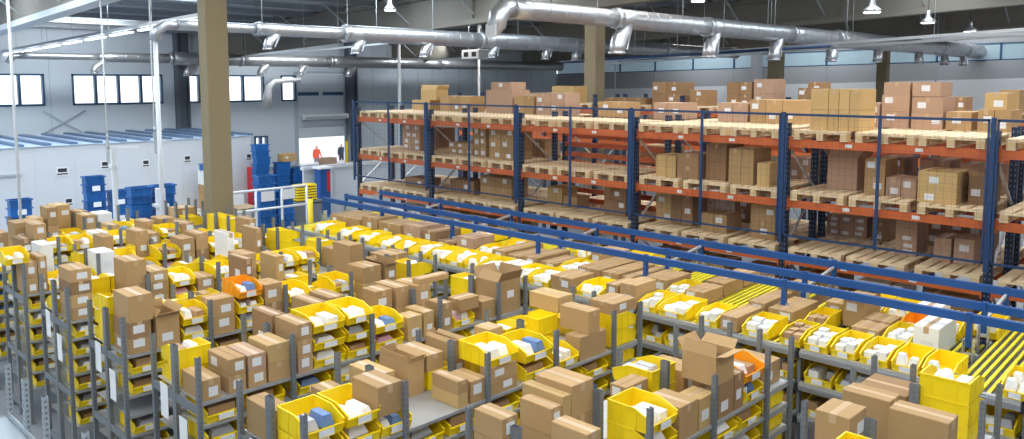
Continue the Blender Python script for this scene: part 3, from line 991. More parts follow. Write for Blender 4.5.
def flow_box(uL, uR, dx, L, h, ci=0, lvl=0, lab='x', opened=0, along='x'):
    x = 8.17 + dx; ya, yb = at(uR, 330, X=8.17).y, at(uL, 330, X=8.17).y; r = random.Random(int(uL * 7 + dx * 50))
    o, wds = carton('flow_carton', x + .02, ya + .015, tz(x + L) - .36 * lvl + .004, L, max(.15, yb - ya - .03), h, r, ci, lab=lab, along=along, opened=opened); FLOWI.append((o, ya, lvl, dx, wds, 'box'))
    return o


# front line, right to left: pixel span on the front rail
W5, W0, G1, B3 = (5, 0), (0, 0), (1, 1), (3, 3)
for a in ((1003, 1034, W0), (922, 956, None), (891, 921, None), (859, 889, (5, 5)), (829, 857, (5, 5)), (802, 828, (5, 5)), (778, 800.5, (3, 3)), (740, 768, (5, 5)), (694, 716, (5, 5)), (655, 686, (5, 0)), (636, 654, (5, 5)),
          (572, 602, None), (527, 548, (0, 5)), (510, 526, (0, 5)), (478, 493, (0, 5)), (463, 477.5, (0, 0)), (446, 462, (0, 0)), (428, 445, (0, 5)), (409, 427, (5, 5)), (394, 408, (0, 0)), (376, 393, (0, 0)), (352, 375, (0, 5)), (336, 351, (0, 0)), (305, 334, (0, 0))):
    flow_bin(a[0], a[1], 0, 0, a[2] or (0,), empty_=False, cells=1 if a[2] is None else 3)
flow_box(718, 737, 0, .62, .17); flow_box(548.5, 571, 0, .5, .2); flow_box(494, 509.5, 0, .5, .17, 4); flow_box(603.5, 617, 0, .45, .25); flow_box(617.5, 635.5, 0, .45, .3)
# second places on the tracks
for uL, uR, dx, L, h, ci in ((718, 737, .66, .75, .17, 0), (718, 737, 1.44, .6, .17, 0), (655, 676, .62, .5, .17, 0), (655, 676, 1.14, .5, .17, 0), (655, 676, 1.66, .45, .17, 0), (829, 843, .62, .34, .15, 0), (844, 857, .62, .34, .15, 0), (829, 843, .98, .34, .15, 0), (844, 857, .98, .34, .15, 0),
                             (803, 828, 1.0, .5, .34, 0), (859, 888, 1.68, .4, .2, 4), (891, 921, .6, .6, .3, 4), (779, 800, 1.15, .4, .2, 1), (740, 768, .62, .7, .15, 0), (572, 590, .6, .9, .17, 0), (592, 603, .6, .9, .16, 0), (548, 571, .6, 1.0, .17, 0), (494, 509, .58, .8, .17, 0),
                             (463, 477, .6, .9, .16, 0), (478, 493, .6, .7, .14, 0), (428, 445, .6, .5, .28, 2), (409, 427, .6, .6, .14, 3), (395, 408, .6, .6, .26, 3), (376, 393, .6, .6, .3, 2), (352, 374, .6, .5, .26, 0), (336, 351, .6, .5, .3, 0), (305, 334, .6, .7, .2, 0), (527, 548, 1.4, .5, .2, 0), (510, 526, .62, .6, .14, 0),
                             (604, 617, .6, .8, .16, 0), (618, 635, .7, .6, .2, 0)):
    flow_box(uL, uR, dx, L, h, ci)
for uL, uR, dx, kk, colr in ((859, 889, .62, (5, 0), 'yellow'), (778, 800.5, .6, (3,), 'yellow'), (803, 828, 1.55, None, 'yellow'), (829, 857, 1.5, None, 'yellow'), (859, 889, 1.14, None, 'orange'), (891, 921, 1.3, None, 'yellow'), (922, 956, 1.55, None, 'yellow'), (636, 654, .62, (5, 5), 'yellow'), 
                             (527, 548, .62, (0, 5), 'yellow'), (510, 526, 1.4, (0,), 'yellow'), (446, 462, .62, (0,), 'yellow'), (446, 462, 1.3, (0,), 'yellow'), (376, 393, 1.4, (0,), 'yellow'), (409, 427, 1.4, None, 'yellow'), (548, 571, 1.75, None, 'yellow')):
    flow_bin(uL, uR, dx, 0, kk or (0,), cells=1 if not kk else 3, colr=colr)
# lower levels, front places
q = 0
for ya, yb in zip(bays, bays[1:]):
    pt = (yb - ya - .1) / 6
    for c in range(6):
        y = ya + .05 + pt * c; q += 1
        for lvl in (1, 2):
            if lvl == 2 and y > 5: continue
            pu = px(8.17, y, FZ - .36 * lvl); r = random.Random(q * 3 + lvl)
            if 610 < pu[0] < 905 or 955 < pu[0] < 1045:
                flow_bin(px(8.17, y + pt, FZ - .4)[0], px(8.17, y, FZ - .4)[0], 0, lvl, r.choice(((1, 1), (1, 5), (5, 5), (3, 1), (5, 1))), cells=2, yspan=(y + .01, y + pt - .01))
tier = {0: 'top tier', 1: 'second tier', 2: 'third tier'}
rowi = {}
for e in FLOWI:
    if e[5] != 'carton': rowi.setdefault((e[2], 0 if e[3] < .3 else 1), []).append(e)
for (lvl, back), L in rowi.items():
    L.sort(key=lambda e: (e[1], e[3]))
    for i, e in enumerate(L):
        tag(e[0], '%s, %s from the right %s %s of the flow rack' % (e[4], ORD[i] if i < len(ORD) else str(i), 'along the front of' if not back else 'behind the front row on', 'the ' + tier[lvl]), e[5], ('bins' if e[5] == 'bin' else 'boxes') + ' on the carton flow rack')
for e in FLOWI:
    if e[5] == 'carton':
        w2, host, k = e[4]; hl = host['label'].replace('yellow ', '').replace(' along the front of the', ' front').replace(' behind the front row on the', ' behind front').replace(' of the flow rack', ' of flow rack').replace(' from the right', ' from right')
        tag(e[0], 'small %s in %s' % (w2.replace('bundle of ', ''), hl), 'carton', 'small goods in flow bin %s' % host.name)

# ------------------------------------------------------------------ pallet racking
RX, RY0, RP = 11.644, 2.729, 2.8
BZ = [CZ - .865, CZ - 1.79, CZ - 2.667, CZ - 3.56]
PLM = None


def pallet_meshes():
    global PLM
    if PLM: return PLM
    t = M(); b = M()      # 0.8 wide along Y, 1.2 along X; boards run along X
    for c in (.0725, .235, .4, .565, .7275): t.box(0, c - (.0725 if c in (.0725, .7275, .4) else .05), .122, 1.2, c + (.0725 if c in (.0725, .7275, .4) else .05), .144)
    for x in (0, .5275, 1.055): t.box(x, 0, .1, x + .145, .8, .122)
    b.box(0, -.05, 0, 1.2, .05, .022)
    for x in (0, .5275, 1.055): b.box(x, -.05, .022, x + .145, .05, .1, 1)
    PLM = (t.mesh('deck_boards', PINE), b.mesh('skid', [PINE, PINE2]))
    return PLM


def pallet(x, y, z, label, group='wooden pallets in the racking', rz=0.):
    t, b = pallet_meshes(); e = empty('wooden_pallet', (x, y, z + .002), rz); link('deck_boards', t, e)
    for c in (.052, .4, .748): link('skid', b, e, (0, c, 0))
    return tag(e, label, 'pallet', group)


def rack_upright(h, seed=0):
    k = ('pr', round(h, 2))
    if k not in UPR:
        m = M(); w = .1; d = .08
        m.box(0, -w / 2, 0, .006, w / 2, h); m.box(.006, -w / 2, 0, d, -w / 2 + .006, h); m.box(.006, w / 2 - .006, 0, d, w / 2, h)
        z = .08
        while z < h - .05:
            for yy in (-.026, .026): m.box(-.001, yy - .008, z, 0, yy + .008, z + .028, 1)
            m.box(.03, -w / 2 - .001, z, .05, -w / 2, z + .028, 1)
            z += .075
        m.box(-.02, -.07, 0, .1, .07, .01)
        UPR[k] = m.mesh('upright', [mat('navy_upright', (.008, .02, .055), .45, 0, .08, 6), HOLE])
    return UPR[k]


NAVYU = mat('navy_upright', (.008, .02, .055), .45, 0, .08, 6)
RACKN = ['front orange pallet rack', 'second pallet rack', 'third pallet rack', 'far pallet rack']


def prack(ri, X, bays_, hi, levels, dense=()):
    e = tag(empty('pallet_rack', (X, RY0, 0)), ['blue and orange pallet racking closest to the flow rack, behind the wire guard', 'blue and orange pallet racking standing back to back behind the front one', 'blue and orange pallet racking across the aisle behind the first two', 'pallet racking farthest back, near the end wall'][ri], 'rack')
    for i in bays_[0:1] + [b + 1 for b in bays_]:
        y = RP * i
        for x, f in ((0, 1), (1.02, -1)): link('upright', rack_upright(hi), e, (x, y, 0))
        zz = .5; s = 1
        while zz + .75 < hi:
            M().bar((.05, y, zz if s > 0 else zz + .75), (1.05, y, zz + .75 if s > 0 else zz), .035, .025).obj('diagonal_brace', GALV, e); zz += .85; s = -s
    for i in bays_:
        for z in levels:
            for x in (-.012, 1.06):
                m = M().box(x, RP * i + .052, z - .115, x + .048, RP * (i + 1) - .052, z)
                for yy in (RP * i + .052, RP * (i + 1) - .07): m.box(x - .006, yy, z - .16, x + .05, yy + .018, z + .04)
                lb = m.obj('load_beam', ORANGE, e)
                if x < 0: fb = lb
            for q in range(2):
                yy = RP * i + .9 + .95 * q
                if ri == 0: M().box(-.014, yy - .05, z - .085, -.012, yy + .05, z - .035).obj('location_label', LABEL, fb)
    return e


B6 = [-1, 0, 1, 2, 3, 4]
prack(0, RX, B6, CZ - .62, BZ)
prack(1, RX + 1.36, B6, CZ - .62, BZ)
prack(2, RX + 5.9, [-1, 0, 1, 2, 3, 4, 5], CZ - .35, [CZ - .75, CZ - 1.6, CZ - 2.5])
prack(3, RX + 7.3, [-1, 0, 1, 2, 3, 4, 5], CZ - .35, [CZ - .75, CZ - 1.6, CZ - 2.5])
# dense beam store in the third bay of the second rack
ds = tag(empty('beam_store', (RX + 1.33, RY0 + RP * 2, 0)), 'close-set orange load beams stored one above another in the second pallet rack', 'beams')
for z in (CZ - 1.04, CZ - 1.25, CZ - 1.46, CZ - 2.0, CZ - 2.2, CZ - 2.4):
    M().box(-.08, .12, z - .10, -.03, RP - .12, z).obj('load_beam', ORANGE, ds)

BAYN = ['rightmost', 'second', 'third', 'fourth', 'fifth', 'leftmost']
LVN = ['top', 'middle', 'lowest', 'ground']
rr = random.Random(3)
PALZ = .144
# bays are counted from the right edge of the photo
for ri, X in ((0, RX), (1, RX + 1.36)):
    for li in range(3):
        for i in B6:
            for j in range(3):
                y = RY0 + RP * i + .07 + .89 * j + rr.uniform(.0, .05)
                if px(X, y, BZ[li])[0] > 1120: continue
                if ri == 1 and i == 2 and li < 2: continue
                if ri == 1 and (li * 7 + i * 3 + j * 5) % 4 == 0 and li == 1: continue
                pallet(X - .06 + (rr.uniform(0, .05)), y, BZ[li], 'wooden pallet, %s level, %s bay from right, %s of three, %s' % (LVN[li], ORD[i + 1], ('right', 'middle', 'left')[j], RACKN[ri]))

for i in B6:
    for j in range(3):
        y = RY0 + RP * i + .07 + .89 * j
        pallet(RX - .03, y, BZ[3], 'wooden pallet, bottom level, %s bay from right, %s of three, %s' % (ORD[i + 1], ('right', 'middle', 'left')[j], RACKN[0]))
CARTS = []


def rackbox(ri, li, uL, uR, vt, dx=.1, d=.5, n=1, ncol=1, ci=0, base=PALZ, opened=0, lab='x', sep=0., vb=None):
    """cartons whose -X face spans uL..uR and tops out at vt on plane X; base above the pallet"""
    X = (RX, RX + 1.36, RX + 5.9, RX + 7.3)[ri] + dx
    zb_ = (BZ[li] + .003 if ri < 2 else (CZ - .75, CZ - 1.6, CZ - 2.5)[li]) + base
    if vb is not None: zb_ = at(uL, vb, X=X).z
    ya, yb, zt_ = at(uR, vt, X=X).y, at(uL, vt, X=X).y, at((uL + uR) / 2, vt, X=X).z
    i = int(math.floor((ya + (yb - ya) / 2 - RY0) / RP)); L0, L1 = RY0 + RP * i + .06, RY0 + RP * (i + 1) - .06
    if ya < L0: yb += L0 - ya; ya = L0
    if yb > L1: ya = max(L0, ya - (yb - L1)); yb = L1
    h = max(.1, (zt_ - zb_) / n); w = (yb - ya) / ncol
    for c in range(ncol):
        for q in range(n):
            r = random.Random(int(uL * 11 + vt * 3 + c * 7 + q))
            o, wds = carton('shipping_carton', X, ya + w * c + .004, zb_ + h * q, d, w - .008 - sep, h - .001, r, ci, tape=r.random() < .6, lab=lab if r.random() < .75 else '', opened=opened if q == n - 1 else 0)
            CARTS.append([ri, li, i, ya + w * c, q, n, o, wds])


# front rack
rackbox(0, 0, 811, 829, 89, .12, .6, 2, 1, 1, lab=''); rackbox(0, 0, 829, 861, 89, .12, .6, 2, 3, 1, lab='')
rackbox(0, 1, 828, 858, 158, .55, .5, 1, 1, 2, opened=1, lab=''); rackbox(0, 1, 865, 886, 159, .35, .5, 2, 1, 0); rackbox(0, 1, 886, 917, 178, .35, .45, 1, 2, 2)
rackbox(0, 1, 918, 958, 172, .08, .7, 2, 1, 1); rackbox(0, 1, 969, 988, 176, .3, .7, 1, 1, 3, opened=1)
rackbox(0, 1, 656, 676, 155, .15, .5, 1, 2, 1, lab=''); rackbox(0, 1, 677, 699, 154, .15, .6, 2, 1, 3, lab=''); rackbox(0, 1, 706, 727, 144, .3, .6, 2, 1, 3, lab=''); rackbox(0, 1, 729, 754, 149, .1, .6, 2, 2, 0, lab=''); rackbox(0, 1, 757, 770, 163, .1, .4, 1, 1, 1, lab='')
rackbox(0, 1, 402, 420, 125, .5, .5, 4, 2, 2, lab='x'); rackbox(0, 1, 437, 462, 142, .5, .5, 2, 3, 0); rackbox(0, 1, 473, 486, 128, .5, .5, 3, 2, 0); rackbox(0, 1, 489, 513, 128, .3, .6, 3, 2, 0)
rackbox(0, 2, 405, 425, 178, .4, .5, 1, 1, 3); rackbox(0, 2, 480, 512, 177, .5, .5, 2, 2, 0); rackbox(0, 2, 450, 474, 180, .5, .5, 1, 2, 3)
rackbox(0, 2, 547, 562, 187, .6, .5, 2, 1, 1); rackbox(0, 2, 563, 577, 196, .6, .4, 1, 1, 0); rackbox(0, 2, 604, 626, 184, .5, .5, 2, 1, 3)
rackbox(0, 2, 645, 662, 190, .6, .5, 2, 1, 1); rackbox(0, 2, 671, 693, 194, .5, .5, 1, 2, 3); rackbox(0, 2, 701, 727, 214, .3, .5, 1, 2, 0); rackbox(0, 2, 751, 776, 204, .3, .5, 2, 1, 0)
rackbox(0, 2, 934, 952, 238, .55, .5, 1, 1, 2); rackbox(0, 2, 954, 975, 239, .55, .5, 1, 1, 2); rackbox(0, 2, 896, 918, 221, .6, .5, 5, 1, 2, lab='x')
for u in range(0, 17):
    y0_ = RY0 + RP * (u % 6 - 1) + .15 + .9 * (u // 6)
    ua, ub = px(RX + .12, y0_ + .62, CZ - 3.2)[0], px(RX + .12, y0_, CZ - 3.2)[0]
    rackbox(0, 3, ua, ub, px(RX + .12, y0_ + .3, CZ - 3.56 + .144 + (.35, .55, .45)[u % 3])[1], .12, .6, 1 + u % 2, 2, (0, 3, 2, 4)[u % 4])
# second rack
rackbox(1, 2, 818, 858, 215, .1, .5, 3, 3, 2, lab='x'); rackbox(1, 2, 696, 726, 193, .1, .5, 3, 3, 4); rackbox(1, 2, 735, 750, 196, .1, .6, 2, 1, 3); rackbox(1, 2, 872, 890, 214, .1, .6, 3, 1, 3); rackbox(1, 2, 925, 990, 222, .3, .6, 2, 3, 3)
rackbox(1, 1, 640, 668, 146, .1, .6, 2, 2, 0); rackbox(1, 1, 790, 812, 158, .1, .6, 2, 2, 2); rackbox(1, 1, 830, 852, 148, .1, .6, 2, 1, 0); rackbox(1, 1, 876, 905, 158, .1, .6, 2, 2, 3); rackbox(1, 1, 920, 950, 160, .1, .6, 2, 2, 2); rackbox(1, 1, 960, 1000, 165, .1, .6, 1, 2, 2)
rackbox(1, 1, 520, 545, 140, .1, .5, 2, 2, 0); rackbox(1, 1, 420, 440, 128, .1, .5, 2, 2, 3)
rackbox(1, 0, 882, 910, 95, .1, .55, 2, 1, 2, lab='x'); rackbox(1, 0, 912, 944, 97, .1, .6, 2, 1, 2); rackbox(1, 0, 884, 910.5, 82, .14, .5, 1, 1, 2, vb=95, lab=''); rackbox(1, 0, 912.5, 941, 82, .14, .6, 1, 1, 2, vb=96.5, lab='x')
rackbox(1, 0, 946, 972, 112, .1, .6, 1, 1, 0); rackbox(1, 0, 978, 1012, 110, .1, .6, 1, 2, 0); rackbox(1, 0, 985, 1008, 93, .1, .5, 1, 1, 1, vb=110); rackbox(1, 0, 860, 880, 103, .1, .5, 2, 1, 2)
rackbox(1, 0, 750, 800, 100, .1, .6, 1, 3, 0); rackbox(1, 0, 718, 748, 103, .1, .6, 1, 2, 2); rackbox(1, 0, 662, 690, 103, .2, .6, 1, 2, 2)
rackbox(1, 0, 486, 512, 90, .1, .6, 1, 1, 2, lab=''); rackbox(1, 0, 491, 511, 82, .2, .5, 1, 1, 2, vb=90); rackbox(1, 0, 514, 534, 96, .1, .5, 1, 2, 0); rackbox(1, 0, 440, 470, 96, .1, .5, 1, 3, 0); rackbox(1, 0, 412, 430, 100, .1, .5, 1, 2, 1); rackbox(1, 0, 421, 436, 90, .1, .4, 1, 1, 1, vb=100, opened=1, lab='')
rackbox(1, 0, 545, 575, 93, .1, .5, 2, 2, 2); rackbox(1, 0, 598, 626, 102, .1, .5, 1, 2, 0)
# third and fourth rack, seen over the top
rackbox(2, 0, 656, 686, 82, .1, .6, 2, 2, 3); rackbox(2, 0, 690, 705, 90, .1, .6, 2, 1, 3); rackbox(2, 0, 605, 645, 98, .1, .6, 1, 3, 3, lab=''); rackbox(2, 0, 727, 752, 82, .1, .6, 2, 2, 3); rackbox(2, 0, 754, 774, 79, .1, .6, 2, 1, 2); rackbox(2, 0, 798, 812, 88, .1, .6, 2, 1, 3); rackbox(2, 0, 808, 822, 82, .75, .5, 2, 1, 3)
rackbox(2, 0, 552, 574, 86, .1, .6, 1, 1, 1); rackbox(2, 0, 530, 550, 93, .1, .6, 1, 2, 2); rackbox(2, 0, 840, 858, 95, .1, .6, 1, 1, 2); rackbox(2, 0, 946, 966, 97, .1, .5, 1, 2, 3); rackbox(2, 0, 1000, 1020, 90, .1, .5, 1, 1, 0)
for li, L in ((1, (560, 600, 660, 700, 740, 790, 830, 880, 930, 970)), (2, (640, 690, 740, 800, 850, 900, 950, 1000))):
    for u in L:
        v0 = px(RX + 6, at(u, 150, X=RX + 6).y, (CZ - .75, CZ - 1.6, CZ - 2.5)[li] + .144 + .5)[1]
        rackbox(2, li, u - 14, u + 12, v0 + (u % 7) - 3, .1, .6, 1 + u % 2, 2, (0, 2, 3)[u % 3])
for li in (0,):
    for u in (515, 560, 590, 640, 700, 760, 830, 880, 940, 990):
        pass
for u in (590, 640, 690, 740, 790, 850, 905, 960, 1010):
    for ri in (2,):
        Y = at(u, 105, X=RX + 5.9).y; q = (Y - RY0) / RP; q = math.floor(q) + min(2, int((q % 1) * 3)) * .325 + .027; pallet(RX + 5.86, RY0 + RP * q, CZ - .75, 'wooden pallet on top of the third pallet rack, seen over the front racks', 'pallets on top of the third rack')
cnt = {}
for c in sorted(CARTS, key=lambda c: (c[0], c[1], c[2], c[3], c[4])):
    key = (c[0], c[1], c[2], round(c[3], 2))
    cols = cnt.setdefault(c[:3].__repr__(), [])
    if key not in cols: cols.append(key)
    idx = cols.index(key)
    st = '' if c[5] == 1 else ('upper ' if c[4] == c[5] - 1 else 'bottom ' if c[4] == 0 else 'middle ' if c[5] == 3 else ORD[c[4]] + '-up ')
    tag(c[6], '%s%s %s from right, %s level, %s bay from right, %s' % (st, c[7], ORD[idx], LVN[c[1]], ORD[c[2] + 1], RACKN[c[0]]), 'box', 'cartons on the pallet racks')

# wire guard in front of the racking
gu = tag(empty('wire_guard', (RX - .1, RY0, 0)), 'dark blue framed wire mesh fall guard on the front of the pallet racking', 'guard')
gz0, gz1 = CZ - 2.34, CZ - .471
for i in range(-1, 6):
    y = RP * i
    M().box(-.025, y - .03, gz0 - .1, .0, y + .03, gz1 + .02).obj('post', NAVY, gu)
    for s in (-1.1, -2.0): M().box(0, y - .02, CZ + s, .1, y + .02, CZ + s + .04).obj('bracket', NAVY, gu)
for i in range(-1, 5):
    ya, yb = RP * i + .04, RP * (i + 1) - .04; ym = (ya + yb) / 2
    m = M().box(-.02, ya, gz1 - .035, 0, yb, gz1).box(-.02, ya, gz0, 0, yb, gz0 + .03).box(-.02, ya, gz0, 0, ya + .025, gz1).box(-.02, yb - .025, gz0, 0, yb, gz1).box(-.022, ym - .03, gz0 - .02, .002, ym + .012, gz1 + .01)
    m.obj('panel_frame', NAVY, gu)
    w = M(); y = ya + .1; t = .0010
    while y < yb: w.box(-.012, y - t, gz0, -.012 + 2 * t, y + t, gz1); y += .1
    z = gz0 + .1
    while z < gz1: w.box(-.012 + 2 * t, ya, z - t, -.012 + 4 * t, yb, z + t); z += .1
    w.obj('wire_mesh', NAVY, gu)

# ------------------------------------------------------------------ air ducts


def duct(name, label, Y, Z, pts, outs, cap_u=None, nozzle=None):
    """pts: (px u, radius) along a horizontal run at Y, Z (relative to camera height); outs: (u, size)"""
    e = tag(empty(name, (at(pts[0][0], 50, Y=Y).x, Y, CZ + Z)), label, 'duct'); x0 = e.location.x
    for (ua, ra), (ub, rb) in zip(pts, pts[1:]):
        a, c = at(ua, 50, Y=Y).x - x0, at(ub, 50, Y=Y).x - x0; m = M(); n = max(2, int((c - a) / .5)); path = [(a + (c - a) * i / n, 0, 0) for i in range(n + 1)]
        m.tube(path, [ra] * (n + 1), 18)
        for i in range(0, n + 1): m.tube([(path[i][0] - .012, 0, 0), (path[i][0] + .012, 0, 0)], ra + .008, 18)
        ds_ = m.obj('duct_section', DUCT, e)
        M().tube([(c - .08, 0, 0), (c + .08, 0, 0)], [ra + .03, max(rb, ra) + .03], 18).obj('joint_collar', DUCT, ds_)
    for u, r in outs:
        x = at(u, 50, Y=Y).x - x0
        m = M().tube([(x + r * 1.5, 0, -.08), (x + r * 1.0, -.03, -r * 1.7), (x + r * .2, -.08, -r * 2.2), (x - r * .7, -.12, -r * 2.8), (x - r * 1.15, -.14, -r * 3.6), (x - r * 1.25, -.14, -r * 4.5)], [r, r, r, r, r, r], 14)
        m.bar((x + r * 2.2, -.1, -r * 1.2), (x - r * .2, -.3, -r * 4.0), .03, .03); ol = m.obj('outlet', DUCT, e); M().tube([(x - r * 1.25, -.14, -r * 4.3), (x - r * 1.25, -.14, -r * 4.55)], r * 1.12, 14).obj('outlet_collar', DUCT, ol)
    n = int((pts[-1][0] - pts[0][0]) / 85)
    for i in range(1, n + 1):
        x = at(pts[0][0] + 85 * i, 50, Y=Y).x - x0; M().tube([(x, 0, .1), (x, 0, roof_z(Y) - CZ - Z)], .012, 5).obj('hanger_rod', GALV, e)
    return e, x0


d1, x0 = duct('air_duct', 'big spiral air duct crossing the upper right, with short downward outlets', 12.0, 1.53, [(512, .21), (615, .24), (706, .255), (790, .27), (836, .31), (940, .34), (964, .36), (989, .36)],
              [(618, .19), (709, .19), (773, .19), (830, .18), (876, .17), (917, .17), (943, .17), (962, .17), (984, .17)])
M().tube([(0, 0, 0), (-.25, 0, -.02), (-.42, -.02, -.16), (-.5, -.03, -.4), (-.5, -.03, -.62)], .2, 16).obj('elbow', DUCT, d1)
tag(M().box(-.68, -.2, -.62, -.66, .1, -.36).obj('inspection_plate', WHITEP, d1), 'white plate')
xe = at(989, 50, Y=12).x - x0
M().tube([(xe, 0, 0), (xe + .5, 0, 0), (xe + 1.2, .0, 0)], [.36, .3, .2], 16).obj('fan_cone', DUCT, d1)
d2, x0 = duct('air_duct', 'long spiral air duct running behind the tan column to mid hall', 20.0, 1.40, [(178, .13), (258, .17), (345, .25), (480, .27), (590, .27), (665, .25), (735, .22)],
              [(270, .12), (357, .13), (425, .14), (492, .13), (545, .13), (575, .13)])
M().tube([(0, 0, 0), (-.3, 0, -.02), (-.5, 0, -.16), (-.55, 0, -.4)], .13, 14).obj('elbow', DUCT, d2)
tag(M().tube([(-.55, 0, -.4), (-.55, 0, -3.6), (-.52, 0, -CZ - 1.4)], .055, 10).obj('down_pipe', WHITEP, d2), 'white vertical pipe')
d3, x0 = duct('air_duct', 'spiral air duct running along the left wall above the windows', 38.0, 1.08, [(20, .14), (100, .22), (170, .3), (240, .3), (330, .32), (440, .3), (560, .3)], [(97, .16), (190, .18), (262, .18), (302, .16), (350, .18)])
M().tube([(0, 0, 0), (-.3, 0, -.05), (-.45, 0, -.35)], .14, 12).obj('elbow', DUCT, d3)
# flexible hose drop by the third window
fh = tag(empty('extract_hose', tuple(at(300, 81, Y=37.5))), 'bent pale extraction pipe dropping beside the small single window', 'duct')
pp = [at(u, v, Y=37.5) - fh.location for u, v in ((300, 80), (285, 80.5), (274, 82), (269, 87), (267.5, 95), (266.5, 108))]
M().tube(pp, [.12, .12, .14, .17, .2, .27], 12).obj('hose', WHITEP, fh)

# pipes and rails hung on the slope of the roof


def sloped(name, label, cat, X, ua, va, ub, vb, r, m_, par=0., n=1, kind='tube'):
    a, c = at(ua, va, X=X), at(ub, vb, X=X)
    e = tag(empty(name, a), label, cat)
    for i in range(n):
        o = Vector((par * i, 0, -.12 * i)); q = c - a
        (M().tube([o, q + o], r, 8) if kind == 'tube' else M().bar(o, q + o, r * 2, r * 1.2)).obj(('pipe', 'rail')[kind != 'tube'], m_, e)
    for i in range(1, 6):
        p = (c - a) * (i / 6); w = a + p
        M().tube([p, (p.x, p.y, roof_z(w.y) - a.z)], .01, 5).obj('hanger_rod', GALV, e)
    return e


sloped('pipe_rail', 'pair of pale blue rails rising to the upper right under the roof', 'rail', 26, 592, 61.5, 1036, 28.5, .07, GALV, .3, 2, 'bar')
sloped('pipe_rail', 'dark pipe rail just above the strip window of the end wall', 'rail', 24.8, 560, 62, 830, 46, .05, NAVY, 0, 1)
lt = sloped('light_trunking', 'hung white light trunking slanting down to the left edge', 'lamp', 10, -6, 53, 205, 14, .08, GALV, 0, 1, 'bar')
a, c = at(-6, 54.5, X=10), at(205, 15, X=10)
for i in range(9):
    p, q = a.lerp(c, i / 9 + .012), a.lerp(c, (i + .82) / 9)
    tag(M().bar(p - lt.location + Vector((0, 0, -.1)), q - lt.location + Vector((0, 0, -.1)), .16, .05).obj('light_tube', mat('tube_glow', (.9, .96, 1), .5, emit=2.2), lt), 'lit tube' if i == 0 else None)
sloped('pipe_rail', 'lone bright rail slanting upward beside the tan column under the roof', 'rail', 17, 220, 60, 420, 40, .05, WHITEP, 0, 1, 'bar')

# pendant lamps
for i, (u, v, X, s, lab) in enumerate(((390, 10, 17.5, .24, 'bell pendant lamp hanging before the tan girder, topmost in the middle'), (366, 47.5, 30, .24, 'pendant lamp partly behind the long duct'), (872, 12, 24, .28, 'bell pendant lamp nearest the upper right edge'), (928, 22.5, 30, .27, 'pendant lamp under the right girder, second from the right'), (970, 31.5, 36, .27, 'small pendant lamp above the duct end'), (698, 1, 24, .27, 'pendant lamp cut by the top edge of the photo'))):
    p = at(u, v, X=X); e = tag(empty('pendant_lamp', p), lab, 'lamp')
    M().tube([(0, 0, .42), (0, 0, .3), (0, 0, .18), (0, 0, .08), (0, 0, 0)], [.05, .08, .1, s * .85, s], 16).obj('lamp_shade', DUCT, e)
    M().tube([(0, 0, -.004), (0, 0, -.03)], s * .8, 16).obj('lens', mat('lamp_glow', (1, .97, .9), .4, emit=5.), e.children[0])
    M().tube([(0, 0, .42), (0, 0, max(.6, roof_z(p.y) - p.z))], .012, 5).obj('cord', BLACK, e)
# unit heater boxes under the duct
for u, v, lab in ((475, 54.5, 'white twin fan unit heater hanging under the middle duct'),):
    p = at(u, v, X=24); e = tag(empty('unit_heater', p), lab, 'heater'); cs_ = M().box(-.3, -.55, -.2, .3, .55, .2).obj('casing', WHITEP, e, bevel=.02)
    for y in (-.25, .25): M().box(-.305, y - .14, -.1, -.3, y + .14, .1).obj('fan_grille', BLACK, cs_)
    for y in (-.4, .4): M().tube([(0, y, .2), (0, y, roof_z(p.y) - p.z)], .012, 5).obj('hanger_rod', GALV, e)

# standing white pipes, air hoses and barrier by the packing area
for u, vt, vb, Y, lab, r in ((14, 0, 215, 19, 'tall thin white pipe standing at the far left edge', .03), (104, 0, 150, 21, 'white air hose hanging down left of the blue crate stack', .02), (152, 0, 142, 21, 'grey air hose hanging just left of the white down pipe', .02), (399, 24, 100, 27, 'white vertical pipe dropping behind the left end of the pallet rack', .07), (479, 40, 102, 27, 'white vertical pipe beneath the unit heater', .06), (655, 30, 108, 33, 'thin white pipe dropping behind the middle of the pallet rack', .05), (615, 62, 95, 33, 'thin white cable drop beside the middle column', .035)):
    p = at(u, (vt + vb) / 2, Y=Y); zt2, zb2 = at(u, vt, Y=Y).z, at(u, vb, Y=Y).z
    if vt <= 1 or Y > 26: zt2 = roof_z(Y) - .03
    if u == 104: zt2 = girder_z(Y) - .03
    if Y < 20 or Y > 26: zb2 = 0
    e = tag(empty('drop_pipe', (p.x, p.y, zb2)), lab, 'pipe'); M().tube([(0, 0, 0), (0, 0, zt2 - zb2)], r, 8).obj('pipe', WHITEP, e)
    M().tube([(0, 0, .3), (0, 0, .38)], r * 1.5, 8).obj('clamp', GALV, e)
    if Y == 21: M().box(-.03, -.03, -.3, .03, .03, .25).obj('valve', GALV, e); M().bar((0, 0, .05), (.75 if u == 104 else .3, 0, .02), .06, .05).obj('tool_arm', WHITEP, e)
# white pedestals
for u, vt, w, lab in ((113, 148, .055, 'white standing post between the blue crates and the low signs'), (160, 188, .10, 'white pedestal post in front of the blue crate stack')):
    p = at(u, vt, Y=21.5); e = tag(empty('service_post', (p.x, 21.5, 0)), lab, 'post'); M().box(-w, -w, 0, w, w, p.z).obj('column_post', WHITEP, e, bevel=.01); M().box(-w * 1.6, -w * 1.6, p.z - .5, w * 1.6, w * 1.6, p.z - .42).obj('collar', WHITEP, e); M().box(-w * 2, -w * 2, 0, w * 2, w * 2, .02).obj('base_plate', GALV, e)
